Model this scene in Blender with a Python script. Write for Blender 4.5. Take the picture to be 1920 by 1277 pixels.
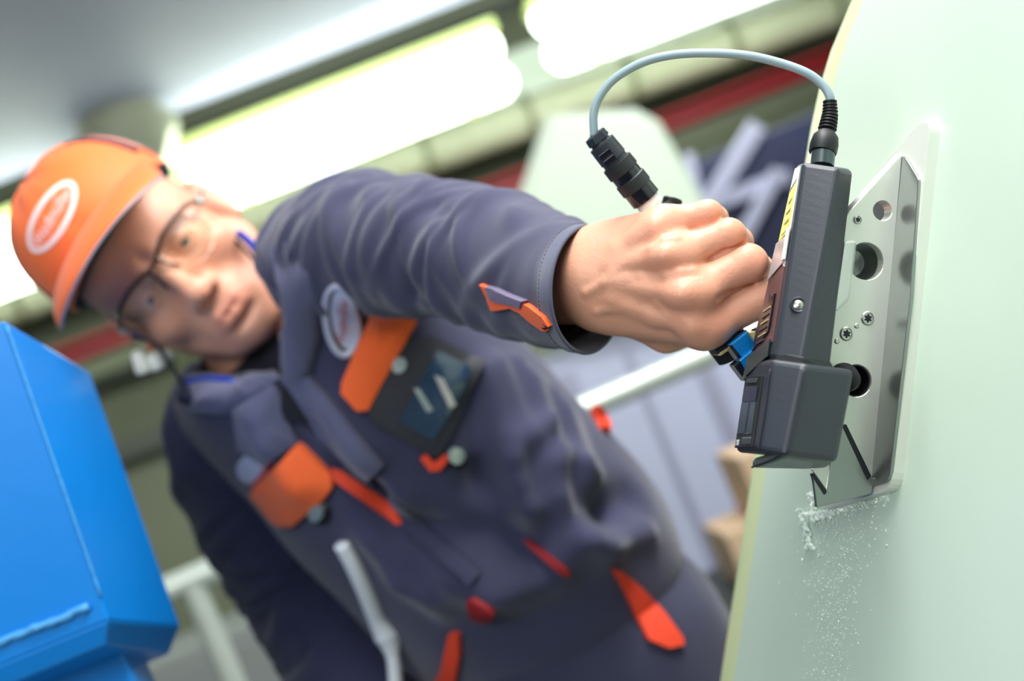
import bpy, bmesh, math, random
import numpy as np
from mathutils import Vector, Matrix
from mathutils.bvhtree import BVHTree

for o in list(bpy.data.objects):
    bpy.data.objects.remove(o)
scn = bpy.context.scene
random.seed(4)
RNG = np.random.default_rng(7)
f4 = np.float32

# ------------------------------------------------------------------ camera
F = 2250.0                      # focal length in pixels of the 1920 x 1277 frame
CX, CY = 960.0, 638.5
ROLL = math.radians(22.5)
CAM = np.array([0.0, 0.0, 1.25])
CR, SR = math.cos(ROLL), math.sin(ROLL)
RX = np.array([CR, 0, -SR])     # camera right
UX = np.array([SR, 0, CR])      # camera up
FW = np.array([0, 1.0, 0])      # camera forward
cam_d = bpy.data.cameras.new('camera')
cam_d.sensor_width = 36
cam_d.sensor_fit = 'HORIZONTAL'
cam_d.lens = F * 36 / 1920
cam_d.clip_start = 0.02
cam_d.dof.use_dof = True
cam_d.dof.focus_distance = 0.715
cam_d.dof.aperture_fstop = 3.4
cam_o = bpy.data.objects.new('camera', cam_d)
scn.collection.objects.link(cam_o)
cam_o.matrix_world = Matrix(((RX[0], UX[0], -FW[0], CAM[0]), (RX[1], UX[1], -FW[1], CAM[1]),
                             (RX[2], UX[2], -FW[2], CAM[2]), (0, 0, 0, 1)))
scn.camera = cam_o

# ------------------------------------------------------------------ world, lights, exposure
scn.view_settings.view_transform = 'Standard'
scn.view_settings.look = 'None'
scn.view_settings.gamma = 1
scn.view_settings.use_curve_mapping = False
scn.view_settings.exposure = -0.26
w = bpy.data.worlds.new('hall_air')
scn.world = w
w.use_nodes = True
w.node_tree.nodes['Background'].inputs[0].default_value = (0.80, 0.88, 0.86, 1)
w.node_tree.nodes['Background'].inputs[1].default_value = 0.15

def area(name, loc, target, sx, sy, power, col=(1, 1, 1)):
    l = bpy.data.lights.new(name, 'AREA')
    l.shape = 'RECTANGLE'
    l.size, l.size_y = sx, sy
    l.energy = power
    l.color = col
    o = bpy.data.objects.new(name, l)
    scn.collection.objects.link(o)
    o.location = loc
    o.rotation_euler = (Vector(target) - Vector(loc)).to_track_quat('-Z', 'Y').to_euler()
    return o
# unseen overhead key lamps by aisle and worker, then added fill lights
area('hall_lamp_over_aisle', (0.62, 0.25, 2.42), (0.0, 0.95, 1.2), 1.4, 0.5, 17, (1.0, 0.99, 0.95))
area('hall_lamp_over_worker', (0.50, 0.80, 2.45), (0.0, 1.0, 1.1), 1.3, 0.35, 46, (1.0, 1.0, 0.97))
area('fill_behind_camera', (-1.0, -1.1, 2.3), (0.05, 0.9, 1.2), 2.2, 1.0, 54, (0.97, 1.0, 0.98))  # unseen fill added to light the blade evenly
area('fill_far_wall', (-0.2, 4.3, 2.3), (0.0, 6.0, 1.3), 4.0, 0.4, 70, (0.93, 1.0, 0.93))  # unseen wash added to brighten the far wall
area('fill_over_floor', (1.0, 2.1, 2.5), (0.9, 3.2, 0.8), 1.5, 0.4, 48, (0.95, 0.98, 1.0))  # unseen fill added to brighten the machine cabinet

# ------------------------------------------------------------------ helpers
def px(x, y, d):
    """camera-space point (right, up, depth) at depth d metres"""
    return np.array([(x - CX) / F * d, (CY - y) / F * d, d])
def toW(v):
    v = np.asarray(v, float)
    return CAM + v[..., 0:1] * RX + v[..., 1:2] * UX + v[..., 2:3] * FW
def fromW(p):
    q = np.asarray(p, float) - CAM
    return np.stack([q @ RX, q @ UX, q @ FW], -1)
def pw(x, y, d):
    return toW(px(x, y, d))
def wv(v):                       # direction camera space -> world
    v = np.asarray(v, float)
    return v[..., 0:1] * RX + v[..., 1:2] * UX + v[..., 2:3] * FW
def unit(v):
    v = np.asarray(v, float)
    return v / np.linalg.norm(v)
WD = np.array([SR, -CR, 0.0])    # world down, in camera space
WL = np.array([-CR, -SR, 0.0])   # world left, in camera space

def lin(c):
    return tuple(((x / 255) / 12.92 if x / 255 <= .04045 else ((x / 255 + .055) / 1.055) ** 2.4) for x in c)

MATS = {}
def M(name, rgb, rough=.5, metal=0., bump=0., bscale=60, bdist=.001, var=0., vscale=4, stretch=None, sss=0., sssr=(.012, .005, .003),
      emit=0., alpha=1., trans=0., ior=1.45, coat=0., sheen=0., weave=0., spec=.5, attr=None):
    m = bpy.data.materials.new(name)
    m.use_nodes = True
    nt = m.node_tree
    b = nt.nodes['Principled BSDF']
    c = lin(rgb) + (1,)
    b.inputs['Base Color'].default_value = c
    b.inputs['Roughness'].default_value = rough
    b.inputs['Metallic'].default_value = metal
    b.inputs['Specular IOR Level'].default_value = spec
    b.inputs['IOR'].default_value = ior
    b.inputs['Coat Weight'].default_value = coat
    b.inputs['Coat Roughness'].default_value = .12
    b.inputs['Transmission Weight'].default_value = trans
    b.inputs['Alpha'].default_value = alpha
    if sheen:
        b.inputs['Sheen Weight'].default_value = sheen
        b.inputs['Sheen Roughness'].default_value = .5
    if sss:
        b.inputs['Subsurface Weight'].default_value = sss
        b.inputs['Subsurface Radius'].default_value = sssr
        b.inputs['Subsurface Scale'].default_value = 1
    if emit:
        b.inputs['Emission Color'].default_value = c
        b.inputs['Emission Strength'].default_value = emit
    L = nt.links
    tc = nt.nodes.new('ShaderNodeTexCoord')
    vec = tc.outputs['Object']
    if stretch is not None:
        mp = nt.nodes.new('ShaderNodeMapping')
        if len(stretch) == 6:
            mp.inputs['Rotation'].default_value = stretch[3:]
        mp.inputs['Scale'].default_value = stretch[:3]
        L.new(vec, mp.inputs['Vector'])
        vec = mp.outputs['Vector']
    cur = None
    if var:
        n = nt.nodes.new('ShaderNodeTexNoise')
        n.inputs['Scale'].default_value = vscale
        n.inputs['Detail'].default_value = 5
        L.new(vec, n.inputs['Vector'])
        r = nt.nodes.new('ShaderNodeMix')
        r.data_type = 'RGBA'
        r.inputs[6].default_value = tuple(x * (1 - var) for x in c[:3]) + (1,)
        r.inputs[7].default_value = tuple(min(1, x * (1 + var)) for x in c[:3]) + (1,)
        L.new(n.outputs['Fac'], r.inputs[0])
        cur = r.outputs[2]
    if attr:
        a = nt.nodes.new('ShaderNodeAttribute')
        a.attribute_name = attr
        r = nt.nodes.new('ShaderNodeMix')
        r.data_type = 'RGBA'
        r.blend_type = 'MULTIPLY'
        r.inputs[0].default_value = 1
        if cur is None:
            r.inputs[6].default_value = c
        else:
            L.new(cur, r.inputs[6])
        L.new(a.outputs['Color'], r.inputs[7])
        cur = r.outputs[2]
    if cur is not None:
        L.new(cur, b.inputs['Base Color'])
    nrm = None
    if weave:
        for ang in (0.0, 1.5708):
            wv_ = nt.nodes.new('ShaderNodeTexWave')
            wv_.inputs['Scale'].default_value = weave
            wv_.inputs['Distortion'].default_value = 1.5
            mp = nt.nodes.new('ShaderNodeMapping')
            mp.inputs['Rotation'].default_value = (.4, .3, ang + .6)
            L.new(tc.outputs['Object'], mp.inputs['Vector'])
            L.new(mp.outputs['Vector'], wv_.inputs['Vector'])
            bp = nt.nodes.new('ShaderNodeBump')
            bp.inputs['Strength'].default_value = .25
            bp.inputs['Distance'].default_value = .0004
            L.new(wv_.outputs['Fac'], bp.inputs['Height'])
            if nrm is not None:
                L.new(nrm, bp.inputs['Normal'])
            nrm = bp.outputs['Normal']
    if bump:
        n = nt.nodes.new('ShaderNodeTexNoise')
        n.inputs['Scale'].default_value = bscale
        n.inputs['Detail'].default_value = 6
        L.new(vec, n.inputs['Vector'])
        bp = nt.nodes.new('ShaderNodeBump')
        bp.inputs['Strength'].default_value = bump
        bp.inputs['Distance'].default_value = bdist
        L.new(n.outputs['Fac'], bp.inputs['Height'])
        if nrm is not None:
            L.new(nrm, bp.inputs['Normal'])
        nrm = bp.outputs['Normal']
    if nrm is not None:
        L.new(nrm, b.inputs['Normal'])
    MATS[name] = m
    return m

def thin_glass(name, rgb, refl=.022, rough=.06):
    m = bpy.data.materials.new(name)
    m.use_nodes = True
    nt = m.node_tree
    nt.nodes.remove(nt.nodes['Principled BSDF'])
    t = nt.nodes.new('ShaderNodeBsdfTransparent')
    t.inputs[0].default_value = lin(rgb) + (1,)
    g = nt.nodes.new('ShaderNodeBsdfGlossy')
    g.inputs['Roughness'].default_value = rough
    mx = nt.nodes.new('ShaderNodeMixShader')
    mx.inputs[0].default_value = refl
    nt.links.new(t.outputs[0], mx.inputs[1])
    nt.links.new(g.outputs[0], mx.inputs[2])
    nt.links.new(mx.outputs[0], nt.nodes['Material Output'].inputs[0])
    return m

ORG = {}
def props(o, label=None, cat=None, group=None, kind=None):
    for k, v in (('label', label), ('category', cat), ('group', group), ('kind', kind)):
        if v:
            o[k] = v
    return o
def empty(name, wpos, label=None, cat=None, group=None, kind=None):
    o = bpy.data.objects.new(name, None)
    o.empty_display_size = .05
    scn.collection.objects.link(o)
    o.location = Vector(wpos)
    ORG[o.name] = np.asarray(wpos, float)
    return props(o, label, cat, group, kind)
def link(name, me, org, parent):
    o = bpy.data.objects.new(name, me)
    scn.collection.objects.link(o)
    if parent is not None:
        o.parent = parent
        o.location = Vector(org - ORG[parent.name])
    else:
        o.location = Vector(org)
    ORG[o.name] = np.asarray(org, float)
    return o
def mesh(name, V, Fc, mat, parent=None, smooth=True, cc=True, recalc=True, bevel=0., bseg=2, sub=0, solid=0., tint=None, org=None,
         label=None, cat=None, group=None, kind=None, sharp=None, mats=None, fmat=None):
    V = np.asarray(V, float)
    if cc:
        V = toW(V)
    if org is None:
        org = (V.min(0) + V.max(0)) / 2
        if parent is None:
            org[2] = V[:, 2].min()
    org = np.asarray(org, float)
    me = bpy.data.meshes.new(name)
    me.from_pydata((V - org).tolist(), [], [list(map(int, f)) for f in Fc])
    for mm in (mats or [mat]):
        me.materials.append(mm)
    if fmat is not None:
        me.polygons.foreach_set('material_index', np.asarray(fmat, np.int32))
    if recalc:
        bm = bmesh.new()
        bm.from_mesh(me)
        bmesh.ops.recalc_face_normals(bm, faces=bm.faces)
        bm.to_mesh(me)
        bm.free()
    if smooth:
        me.polygons.foreach_set('use_smooth', np.ones(len(me.polygons), bool))
    if tint is not None:
        at = me.color_attributes.new('tint', 'FLOAT_COLOR', 'POINT')
        at.data.foreach_set('color', np.c_[tint, np.ones(len(tint))].astype(f4).ravel())
    me.update()
    o = link(name, me, org, parent)
    if smooth and sharp:
        md = o.modifiers.new('edge', 'EDGE_SPLIT')
        md.split_angle = math.radians(sharp)
    if solid:
        md = o.modifiers.new('thick', 'SOLIDIFY')
        md.thickness = solid
        md.offset = 0
    if bevel:
        md = o.modifiers.new('bevel', 'BEVEL')
        md.width = bevel
        md.segments = bseg
        md.limit_method = 'ANGLE'
        md.angle_limit = math.radians(35)
        md.harden_normals = False
    if sub:
        md = o.modifiers.new('sub', 'SUBSURF')
        md.levels = md.render_levels = sub
    return props(o, label, cat, group, kind)

def hexa(P8):
    """8 corners: 0-3 one face (ring), 4-7 the opposite ring"""
    return np.array(P8, float), [(0, 1, 2, 3), (4, 5, 6, 7), (0, 1, 5, 4), (1, 2, 6, 5), (2, 3, 7, 6), (3, 0, 4, 7)]
def boxf(c, ax, ay, az, sx, sy, sz):
    c = np.asarray(c, float)
    ax, ay, az = unit(ax) * sx / 2, unit(ay) * sy / 2, unit(az) * sz / 2
    r = [(-1, -1), (1, -1), (1, 1), (-1, 1)]
    return hexa([c + a * ax + b * ay - az for a, b in r] + [c + a * ax + b * ay + az for a, b in r])
def prism(poly, off):
    """poly: n x 3 points, off: extrusion vector"""
    A = np.asarray(poly, float)
    n = len(A)
    V = np.r_[A, A + np.asarray(off, float)]
    Fc = [tuple(range(n)), tuple(range(n, 2 * n))] + [(i, (i + 1) % n, n + (i + 1) % n, n + i) for i in range(n)]
    return V, Fc
def frames(P):
    P = np.asarray(P, float)
    T = np.gradient(P, axis=0)
    T /= np.linalg.norm(T, axis=1)[:, None]
    up = np.array([0, 0, 1.0]) if abs(T[0][2]) < .9 else np.array([1.0, 0, 0])
    n = unit(np.cross(T[0], np.cross(up, T[0])))
    N = [n]
    for i in range(1, len(P)):
        n = N[-1] - T[i] * (N[-1] @ T[i])
        N.append(unit(n))
    N = np.array(N)
    return T, N, np.cross(T, N)
def spline(pts, n):
    """Catmull-Rom through the rows of pts (any number of columns)"""
    P = np.asarray(pts, float)
    P = np.r_[[2 * P[0] - P[1]], P, [2 * P[-1] - P[-2]]]
    m = len(P) - 3
    u = np.linspace(0, m - 1e-6, n)
    i = u.astype(int)
    t = (u - i)[:, None]
    a, b, c, d = P[i], P[i + 1], P[i + 2], P[i + 3]
    return .5 * (2 * b + (c - a) * t + (2 * a - 5 * b + 4 * c - d) * t ** 2 + (3 * b - a - 3 * c + d) * t ** 3)
def tube(P, R, seg=16, caps=True):
    P = np.asarray(P, float)
    R = np.broadcast_to(np.asarray(R, float), (len(P),))
    T, N, B = frames(P)
    th = np.linspace(0, 2 * np.pi, seg, endpoint=False)
    V = (P[:, None] + R[:, None, None] * (np.cos(th)[None, :, None] * N[:, None] + np.sin(th)[None, :, None] * B[:, None])).reshape(-1, 3)
    Fc = [(i * seg + j, i * seg + (j + 1) % seg, (i + 1) * seg + (j + 1) % seg, (i + 1) * seg + j) for i in range(len(P) - 1) for j in range(seg)]
    if caps:
        Fc += [tuple(range(seg)), tuple((len(P) - 1) * seg + j for j in range(seg))]
    return V, Fc
def lathe(a, b, prof, seg=32, caps=True, ridges=None):
    """revolve (t, r) profile about the line a -> b, t in metres from a"""
    a, b = np.asarray(a, float), np.asarray(b, float)
    d = unit(b - a)
    up = np.array([0, 0, 1.0]) if abs(d[2]) < .8 else np.array([0, 1.0, 0])
    n = unit(np.cross(d, up))
    m = np.cross(d, n)
    th = np.linspace(0, 2 * np.pi, seg, endpoint=False)
    V = []
    for t, r in prof:
        rr = r if ridges is None else r * (1 + ridges * (np.arange(seg) % 2))
        V.append(a + d * t + (np.cos(th) * rr)[:, None] * n + (np.sin(th) * rr)[:, None] * m)
    V = np.concatenate(V)
    k = len(prof)
    Fc = [(i * seg + j, i * seg + (j + 1) % seg, (i + 1) * seg + (j + 1) % seg, (i + 1) * seg + j) for i in range(k - 1) for j in range(seg)]
    if caps:
        Fc += [tuple(range(seg)), tuple((k - 1) * seg + j for j in range(seg))]
    return V, Fc
def merge(*parts):
    V, Fc, n = [], [], 0
    for v, f in parts:
        V.append(np.asarray(v, float))
        Fc += [tuple(i + n for i in q) for q in f]
        n += len(v)
    return np.concatenate(V), Fc

# ------------------------------------------------------------------ implicit surfaces
def cone(P, a, b, ra, rb):
    a, b = np.asarray(a, f4), np.asarray(b, f4)
    d = b - a
    t = np.clip(((P - a) @ d) / max(float(d @ d), 1e-12), 0, 1)
    q = P - a - t[:, None] * d
    return np.sqrt((q * q).sum(1)) - (ra + (rb - ra) * t)
def ell(P, c, r, R=None):
    q = P - np.asarray(c, f4)
    if R is not None:
        q = q @ np.asarray(R, f4).T
    r = np.asarray(r, f4)
    k0 = np.sqrt(((q / r) ** 2).sum(1))
    k1 = np.sqrt(((q / (r * r)) ** 2).sum(1)) + 1e-9
    return k0 * (k0 - 1) / k1
def smin(a, b, k):
    h = np.maximum(k - np.abs(a - b), 0) / k
    return np.minimum(a, b) - h * h * k * .25
def smax(a, b, k):
    return -smin(-a, -b, k)
def sdf_mesh(fn, lo, hi, h, B=8, smooth=1):
    lo, hi = np.asarray(lo, float), np.asarray(hi, float)
    nb = np.ceil((hi - lo) / h / B).astype(int)
    n = nb * B
    g = np.stack(np.meshgrid(*[np.arange(k) for k in nb], indexing='ij'), -1).reshape(-1, 3)
    cen = (lo + (g * B + B / 2) * h).astype(f4)
    v = fn(cen)
    act = np.abs(v) < B * h * 1.75
    val = np.full(n + 1, 1e3, f4)
    sg = np.where(v < 0, -1e3, 1e3).astype(f4).reshape(nb)
    val[:-1, :-1, :-1] = sg.repeat(B, 0).repeat(B, 1).repeat(B, 2)
    loc = np.stack(np.meshgrid(*[np.arange(B + 1)] * 3, indexing='ij'), -1).reshape(-1, 3)
    ga = g[act]
    for s in range(0, len(ga), 600):
        idx = (ga[s:s + 600, None] * B + loc[None]).reshape(-1, 3)
        val[idx[:, 0], idx[:, 1], idx[:, 2]] = fn((lo + idx * h).astype(f4))
    s = val < 0
    cnt = np.zeros(n, np.int8)
    for a in (0, 1):
        for b in (0, 1):
            for c in (0, 1):
                cnt += s[a:n[0] + a, b:n[1] + b, c:n[2] + c]
    cells = np.argwhere((cnt > 0) & (cnt < 8))
    cid = np.full(n, -1, np.int32)
    cid[cells[:, 0], cells[:, 1], cells[:, 2]] = np.arange(len(cells))
    cor = np.array([(a, b, c) for a in (0, 1) for b in (0, 1) for c in (0, 1)])
    cv = np.stack([val[cells[:, 0] + a, cells[:, 1] + b, cells[:, 2] + c] for a, b, c in cor], 1)
    acc = np.zeros((len(cells), 3))
    wgt = np.zeros(len(cells))
    for i in range(8):
        for j in range(i + 1, 8):
            if abs(cor[i] - cor[j]).sum() == 1:
                x, y = cv[:, i], cv[:, j]
                m = (x < 0) != (y < 0)
                t = np.where(m, x / np.where(m, x - y, 1), 0)
                t = np.clip(t, 0, 1)
                acc += np.where(m[:, None], cor[i] + t[:, None] * (cor[j] - cor[i]), 0)
                wgt += m
    V = lo + (cells + acc / wgt[:, None]) * h
    Q = []
    for ax in range(3):
        u, w_ = [(1, 2), (2, 0), (0, 1)][ax]
        sl0 = [slice(None)] * 3
        sl1 = [slice(None)] * 3
        sl0[ax], sl1[ax] = slice(0, -1), slice(1, None)
        d = np.argwhere(s[tuple(sl0)] != s[tuple(sl1)])
        d = d[(d[:, u] > 0) & (d[:, w_] > 0) & (d[:, u] < n[u]) & (d[:, w_] < n[w_])]
        eu, ew = np.eye(3, dtype=int)[u], np.eye(3, dtype=int)[w_]
        q = np.stack([cid[tuple((d - k).T)] for k in (eu + ew, ew, 0 * eu, eu)], 1)
        inside = s[tuple(d.T)]
        q[~inside] = q[~inside][:, ::-1]
        Q.append(q)
    Q = np.concatenate(Q)
    Q = Q[(Q >= 0).all(1)]
    for _ in range(smooth):
        A = np.zeros_like(V)
        W = np.zeros(len(V))
        for i, j in ((0, 1), (1, 2), (2, 3), (3, 0)):
            np.add.at(A, Q[:, i], V[Q[:, j]])
            np.add.at(W, Q[:, i], 1)
        V = .5 * V + .5 * A / np.maximum(W, 1)[:, None]
    return V, Q
def vnormals(V, Q):
    Q = np.asarray(Q)
    fn = np.cross(V[Q[:, 2]] - V[Q[:, 0]], V[Q[:, 3]] - V[Q[:, 1]])
    N = np.zeros_like(V)
    for i in range(4):
        np.add.at(N, Q[:, i], fn)
    return N / (np.linalg.norm(N, axis=1)[:, None] + 1e-12)
def ridge(V, N, folds):
    """push vertices along their normals near line segments (a, b, width, height)"""
    D = np.zeros(len(V))
    for a, b, wd, h in folds:
        d = np.abs(cone(V, a, b, 0, 0))
        D += h * np.exp(-(d / wd) ** 2)
    return V + N * D[:, None]
def bvh(V, Fc, cc=True):
    W = toW(V) if cc else np.asarray(V, float)
    return BVHTree.FromPolygons([tuple(p) for p in W.tolist()], [tuple(map(int, f)) for f in Fc])
def cast_px(tree, pts, fallback=None):
    """rays from the camera through pixels -> camera-space hits and normals"""
    hits, nrm, ok = [], [], []
    for x, y in pts:
        d = Vector(unit(wv(px(x, y, 1.0))))
        h, n, _, dist = tree.ray_cast(Vector(CAM), d)
        if h is None:
            hits.append((np.nan,) * 3)
            nrm.append((0, 0, 0))
        else:
            if n.dot(d) > 0:
                n = -n
            hits.append(tuple(h))
            nrm.append(tuple(n))
    hits, nrm = np.array(hits), np.array(nrm)
    bad = np.isnan(hits[:, 0])
    H = fromW(hits)
    if bad.all():
        md = fallback or 1.2
    else:
        md = np.nanmean(H[:, 2])
    for i in np.where(bad)[0]:
        j = None
        if not bad.all():
            dd = [(pts[i][0] - pts[k][0]) ** 2 + (pts[i][1] - pts[k][1]) ** 2 if not bad[k] else 1e9 for k in range(len(pts))]
            j = int(np.argmin(dd))
        dep = H[j, 2] if j is not None else md
        H[i] = px(pts[i][0], pts[i][1], dep)
        nrm[i] = wv(-unit(px(pts[i][0], pts[i][1], 1))) if j is None else nrm[j]
    nn = np.stack([nrm @ RX, nrm @ UX, nrm @ FW], -1)
    return H, nn
def patch(name, tree, outline, mat, parent, off=.001, th=.002, rings=6, dens=10., puff=0., **kw):
    """a cloth piece lying on a surface: closed shell following it"""
    P = np.asarray(outline, float)
    b = []
    for i in range(len(P)):
        q = P[(i + 1) % len(P)]
        k = max(1, int(np.hypot(*(q - P[i])) / dens))
        for t in range(k):
            b.append(P[i] + (q - P[i]) * t / k)
    b = np.array(b)
    c = b.mean(0)
    m = len(b)
    pts = [c] + [c + (q - c) * (r / rings) for r in range(1, rings + 1) for q in b]
    H, N = cast_px(tree, pts)
    Ns = N.mean(0)
    N = np.array([unit(.5 * x + .5 * Ns) for x in N])
    rr = np.r_[0, np.repeat(np.arange(1, rings + 1) / rings, m)]
    top = H + N * (off + th + puff * (1 - rr ** 2))[:, None]
    bot = H - N * .0006
    n = len(pts)
    Fc = []
    for s, o in ((0, 0), (1, n)):
        for j in range(m):
            Fc.append((o, o + 1 + j, o + 1 + (j + 1) % m))
        for r in range(1, rings):
            for j in range(m):
                a, bb = o + 1 + (r - 1) * m, o + 1 + r * m
                Fc.append((a + j, a + (j + 1) % m, bb + (j + 1) % m, bb + j))
    e = 1 + (rings - 1) * m
    for j in range(m):
        Fc.append((e + j, e + (j + 1) % m, n + e + (j + 1) % m, n + e + j))
    return mesh(name, np.r_[top, bot], Fc, mat, parent, sharp=50, **kw)
def text_2d(s, res=3):
    """outline-filled text as 2-D triangles, centred, unit width"""
    cu = bpy.data.curves.new('txt', 'FONT')
    cu.body = s
    cu.align_x = 'CENTER'
    cu.align_y = 'CENTER'
    cu.resolution_u = res
    o = bpy.data.objects.new('txt', cu)
    scn.collection.objects.link(o)
    dg = bpy.context.evaluated_depsgraph_get()
    me = o.evaluated_get(dg).to_mesh()
    V = np.array([v.co[:2] for v in me.vertices])
    Fc = [tuple(p.vertices) for p in me.polygons]
    o.evaluated_get(dg).to_mesh_clear()
    bpy.data.objects.remove(o)
    bpy.data.curves.remove(cu)
    c = (V.min(0) + V.max(0)) / 2
    V = (V - c) / (V[:, 0].max() - V[:, 0].min())
    return V, Fc
def ring_band(n, rx, ry, wd):
    th = np.linspace(0, 2 * np.pi, n, endpoint=False)
    o = np.c_[rx * np.cos(th), ry * np.sin(th)]
    i = np.c_[(rx - wd) * np.cos(th), (ry - wd) * np.sin(th)]
    return np.r_[o, i], [(j, (j + 1) % n, n + (j + 1) % n, n + j) for j in range(n)]

# ------------------------------------------------------------------ materials
m_floor = M('floor_paint', (118, 124, 122), .45, var=.12, vscale=2, bump=.1, bscale=30)
m_soff = M('ceiling_paint', (196, 198, 224), .6, var=.06, vscale=1.5, bump=.1, bscale=20)
m_wall = M('wall_paint', (116, 120, 100), .7, var=.1, vscale=1.5, bump=.2, bscale=25)
m_trunk = M('trunking_grey', (88, 92, 84), .5, metal=.2, var=.1, vscale=3)
m_darkst = M('dark_steel', (48, 52, 46), .5, metal=.3, var=.15, vscale=6)
m_tube = M('tube_light', (238, 248, 236), .4, emit=8.0)
m_housing_glow = M('housing_glow', (205, 222, 140), .4, var=.05)  # yellow-green glow along the tubes' upper edge put into the housing colour
m_pipe = M('pipe_lagging', (172, 176, 150), .55, var=.14, vscale=9, bump=.5, bscale=40, bdist=.004)
m_red = M('red_paint', (126, 10, 20), .45, var=.12, vscale=4)
m_olive = M('olive_paint', (104, 110, 80), .5, var=.08, vscale=3)
m_rail = M('galvanised_rail', (205, 216, 204), .32, metal=.35, var=.08, vscale=14, bump=.1, bscale=120)
m_lav = M('cabinet_paint', (186, 192, 214), .5, var=.06, vscale=3)
m_hood = M('hood_paint', (202, 216, 194), .4, var=.04, vscale=3)
m_navy = M('navy_steel', (44, 48, 76), .45, metal=.2, var=.15, vscale=5)
m_steelbar = M('steel_profile', (176, 178, 200), .4, metal=.4, var=.08)
m_card = M('cardboard', (214, 184, 150), .8, var=.1, vscale=6, bump=.2, bscale=60)
m_tape = M('parcel_tape', (176, 120, 92), .4)
m_blue = M('blue_paint', (0, 126, 216), .42, var=.08, vscale=5, bump=.12, bscale=45, bdist=.002, coat=.25)
m_weld = M('weld_bead', (70, 150, 214), .45, bump=.6, bscale=160, bdist=.003, var=.2, vscale=50)
m_blade = M('blade_gelcoat', (196, 215, 198), .38, var=.035, vscale=5, stretch=(2.4, 2.4, .35, 0, -.42, 0), bump=.06, bscale=220, bdist=.0006, coat=.15)
m_bladeedge = M('blade_edge_resin', (206, 218, 168), .4, var=.06, vscale=12, bump=.1, bscale=160)
m_alu = M('brushed_aluminium', (222, 224, 216), .36, metal=.6, var=.05, vscale=60, stretch=(1, 1, .06, 0, -.42, 0), bump=.15, bscale=500, bdist=.0002)
m_alud = M('satin_aluminium', (150, 156, 152), .28, metal=.85, var=.06, vscale=40, bump=.1, bscale=400, bdist=.0002)
m_plate = M('plate_white_aluminium', (226, 230, 220), .42, metal=.25, var=.04, vscale=30, bump=.08, bscale=300, bdist=.0002)
m_groove = M('groove_dark', (26, 30, 42), .5)
m_screw = M('screw_steel', (190, 192, 186), .28, metal=.9, bump=.1, bscale=300, bdist=.0002)
m_resin = M('sealant_clear', (226, 240, 228), .12, var=.05, vscale=90, coat=.6, spec=.7)
m_black = M('black_plastic', (45, 50, 58), .42, bump=.25, bscale=900, bdist=.00025, var=.08, vscale=30)
m_blackg = M('black_gloss', (16, 19, 30), .16, coat=.5)
m_knurl = M('knurled_black', (46, 49, 52), .42, metal=.3, bump=.5, bscale=1400, bdist=.0006, var=.2, vscale=300)
m_ring = M('steel_collar', (78, 90, 92), .3, metal=.6)
m_cable = M('cable_jacket', (142, 164, 172), .42, bump=.1, bscale=500, bdist=.0002, coat=.1)
m_rubber = M('black_rubber', (20, 24, 27), .5, bump=.2, bscale=700, bdist=.0003)
m_white = M('white_plastic', (236, 240, 236), .35)
m_silver = M('silver_plate', (196, 196, 200), .3, metal=.5)
m_brown = M('brown_panel', (104, 74, 76), .4, metal=.2)
m_yellow = M('yellow_label', (196, 196, 84), .5, var=.2, vscale=160)
m_print = M('label_print', (66, 66, 110), .5)
m_trigger = M('blue_anodised', (8, 112, 178), .25, metal=.35, coat=.5, var=.1, vscale=60)
m_gold = M('brass_contact', (214, 200, 150), .3, metal=.6)
m_glassd = M('dark_window', (52, 66, 62), .12, coat=.6)

# ------------------------------------------------------------------ setting
YAW = .075
def bgD(x, y, D0):
    a, b = (x - CX) / F, (CY - y) / F
    return D0 / (1 - YAW * (a * CR + b * SR))
def bgw(x, y, D0):
    return pw(x, y, bgD(x, y, D0))
UPW = np.array([0, 0, 1.0])
ALONG = unit([1, YAW, 0])
OUT = np.cross(ALONG, UPW)       # towards the camera (-y)
def bar(name, p1, p2, D0, th, dep, mat, parent=None, lift=0., bevel=.01, round_=False, **kw):
    """a straight member at world depth D0 between two image points, th pixels high, dep metres deep"""
    A, B = bgw(*p1, D0), bgw(*p2, D0)
    h = th / F * D0
    if round_:
        V, Fc = tube(np.linspace(A, B, 12), h / 2, 24)
        return mesh(name, V, Fc, mat, parent, cc=False, sharp=60, **kw)
    d = unit(B - A)
    up = unit(np.cross(np.cross(d, UPW), d))
    V, Fc = boxf((A + B) / 2, d, up, np.cross(d, up), np.linalg.norm(B - A), h, dep)
    return mesh(name, V, Fc, mat, parent, cc=False, smooth=False, bevel=bevel, **kw)

V, Fc = boxf((0, 3.0, -.05), (1, 0, 0), (0, 1, 0), (0, 0, 1), 14, 12, .1)
mesh('floor', V, Fc, m_floor, cc=False, smooth=False, kind='structure')
# flat soffit over the aisle; its far edge runs across the upper left of the view
e0, e1 = np.array([-1.62, 4.72, 2.6]), np.array([.35, 4.865, 2.6])
d = unit(e1 - e0)
c0 = e0 - d * 4.5
c1 = e1 + d * 5
V, Fc = hexa([(c0[0], -2.8, 2.6), (c1[0], -2.8, 2.6), c1, c0, (c0[0], -2.8, 2.85), (c1[0], -2.8, 2.85), c1 + [0, 0, .25], c0 + [0, 0, .25]])
mesh('ceiling', V, Fc, m_soff, cc=False, smooth=False, kind='structure')
wc = np.array([0, 6.3, 1.9])
V, Fc = boxf(wc + [0, .06, 0], ALONG, OUT, UPW, 13, .12, 3.8)
mesh('wall_back', V, Fc, m_wall, cc=False, smooth=False, kind='structure')
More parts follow.
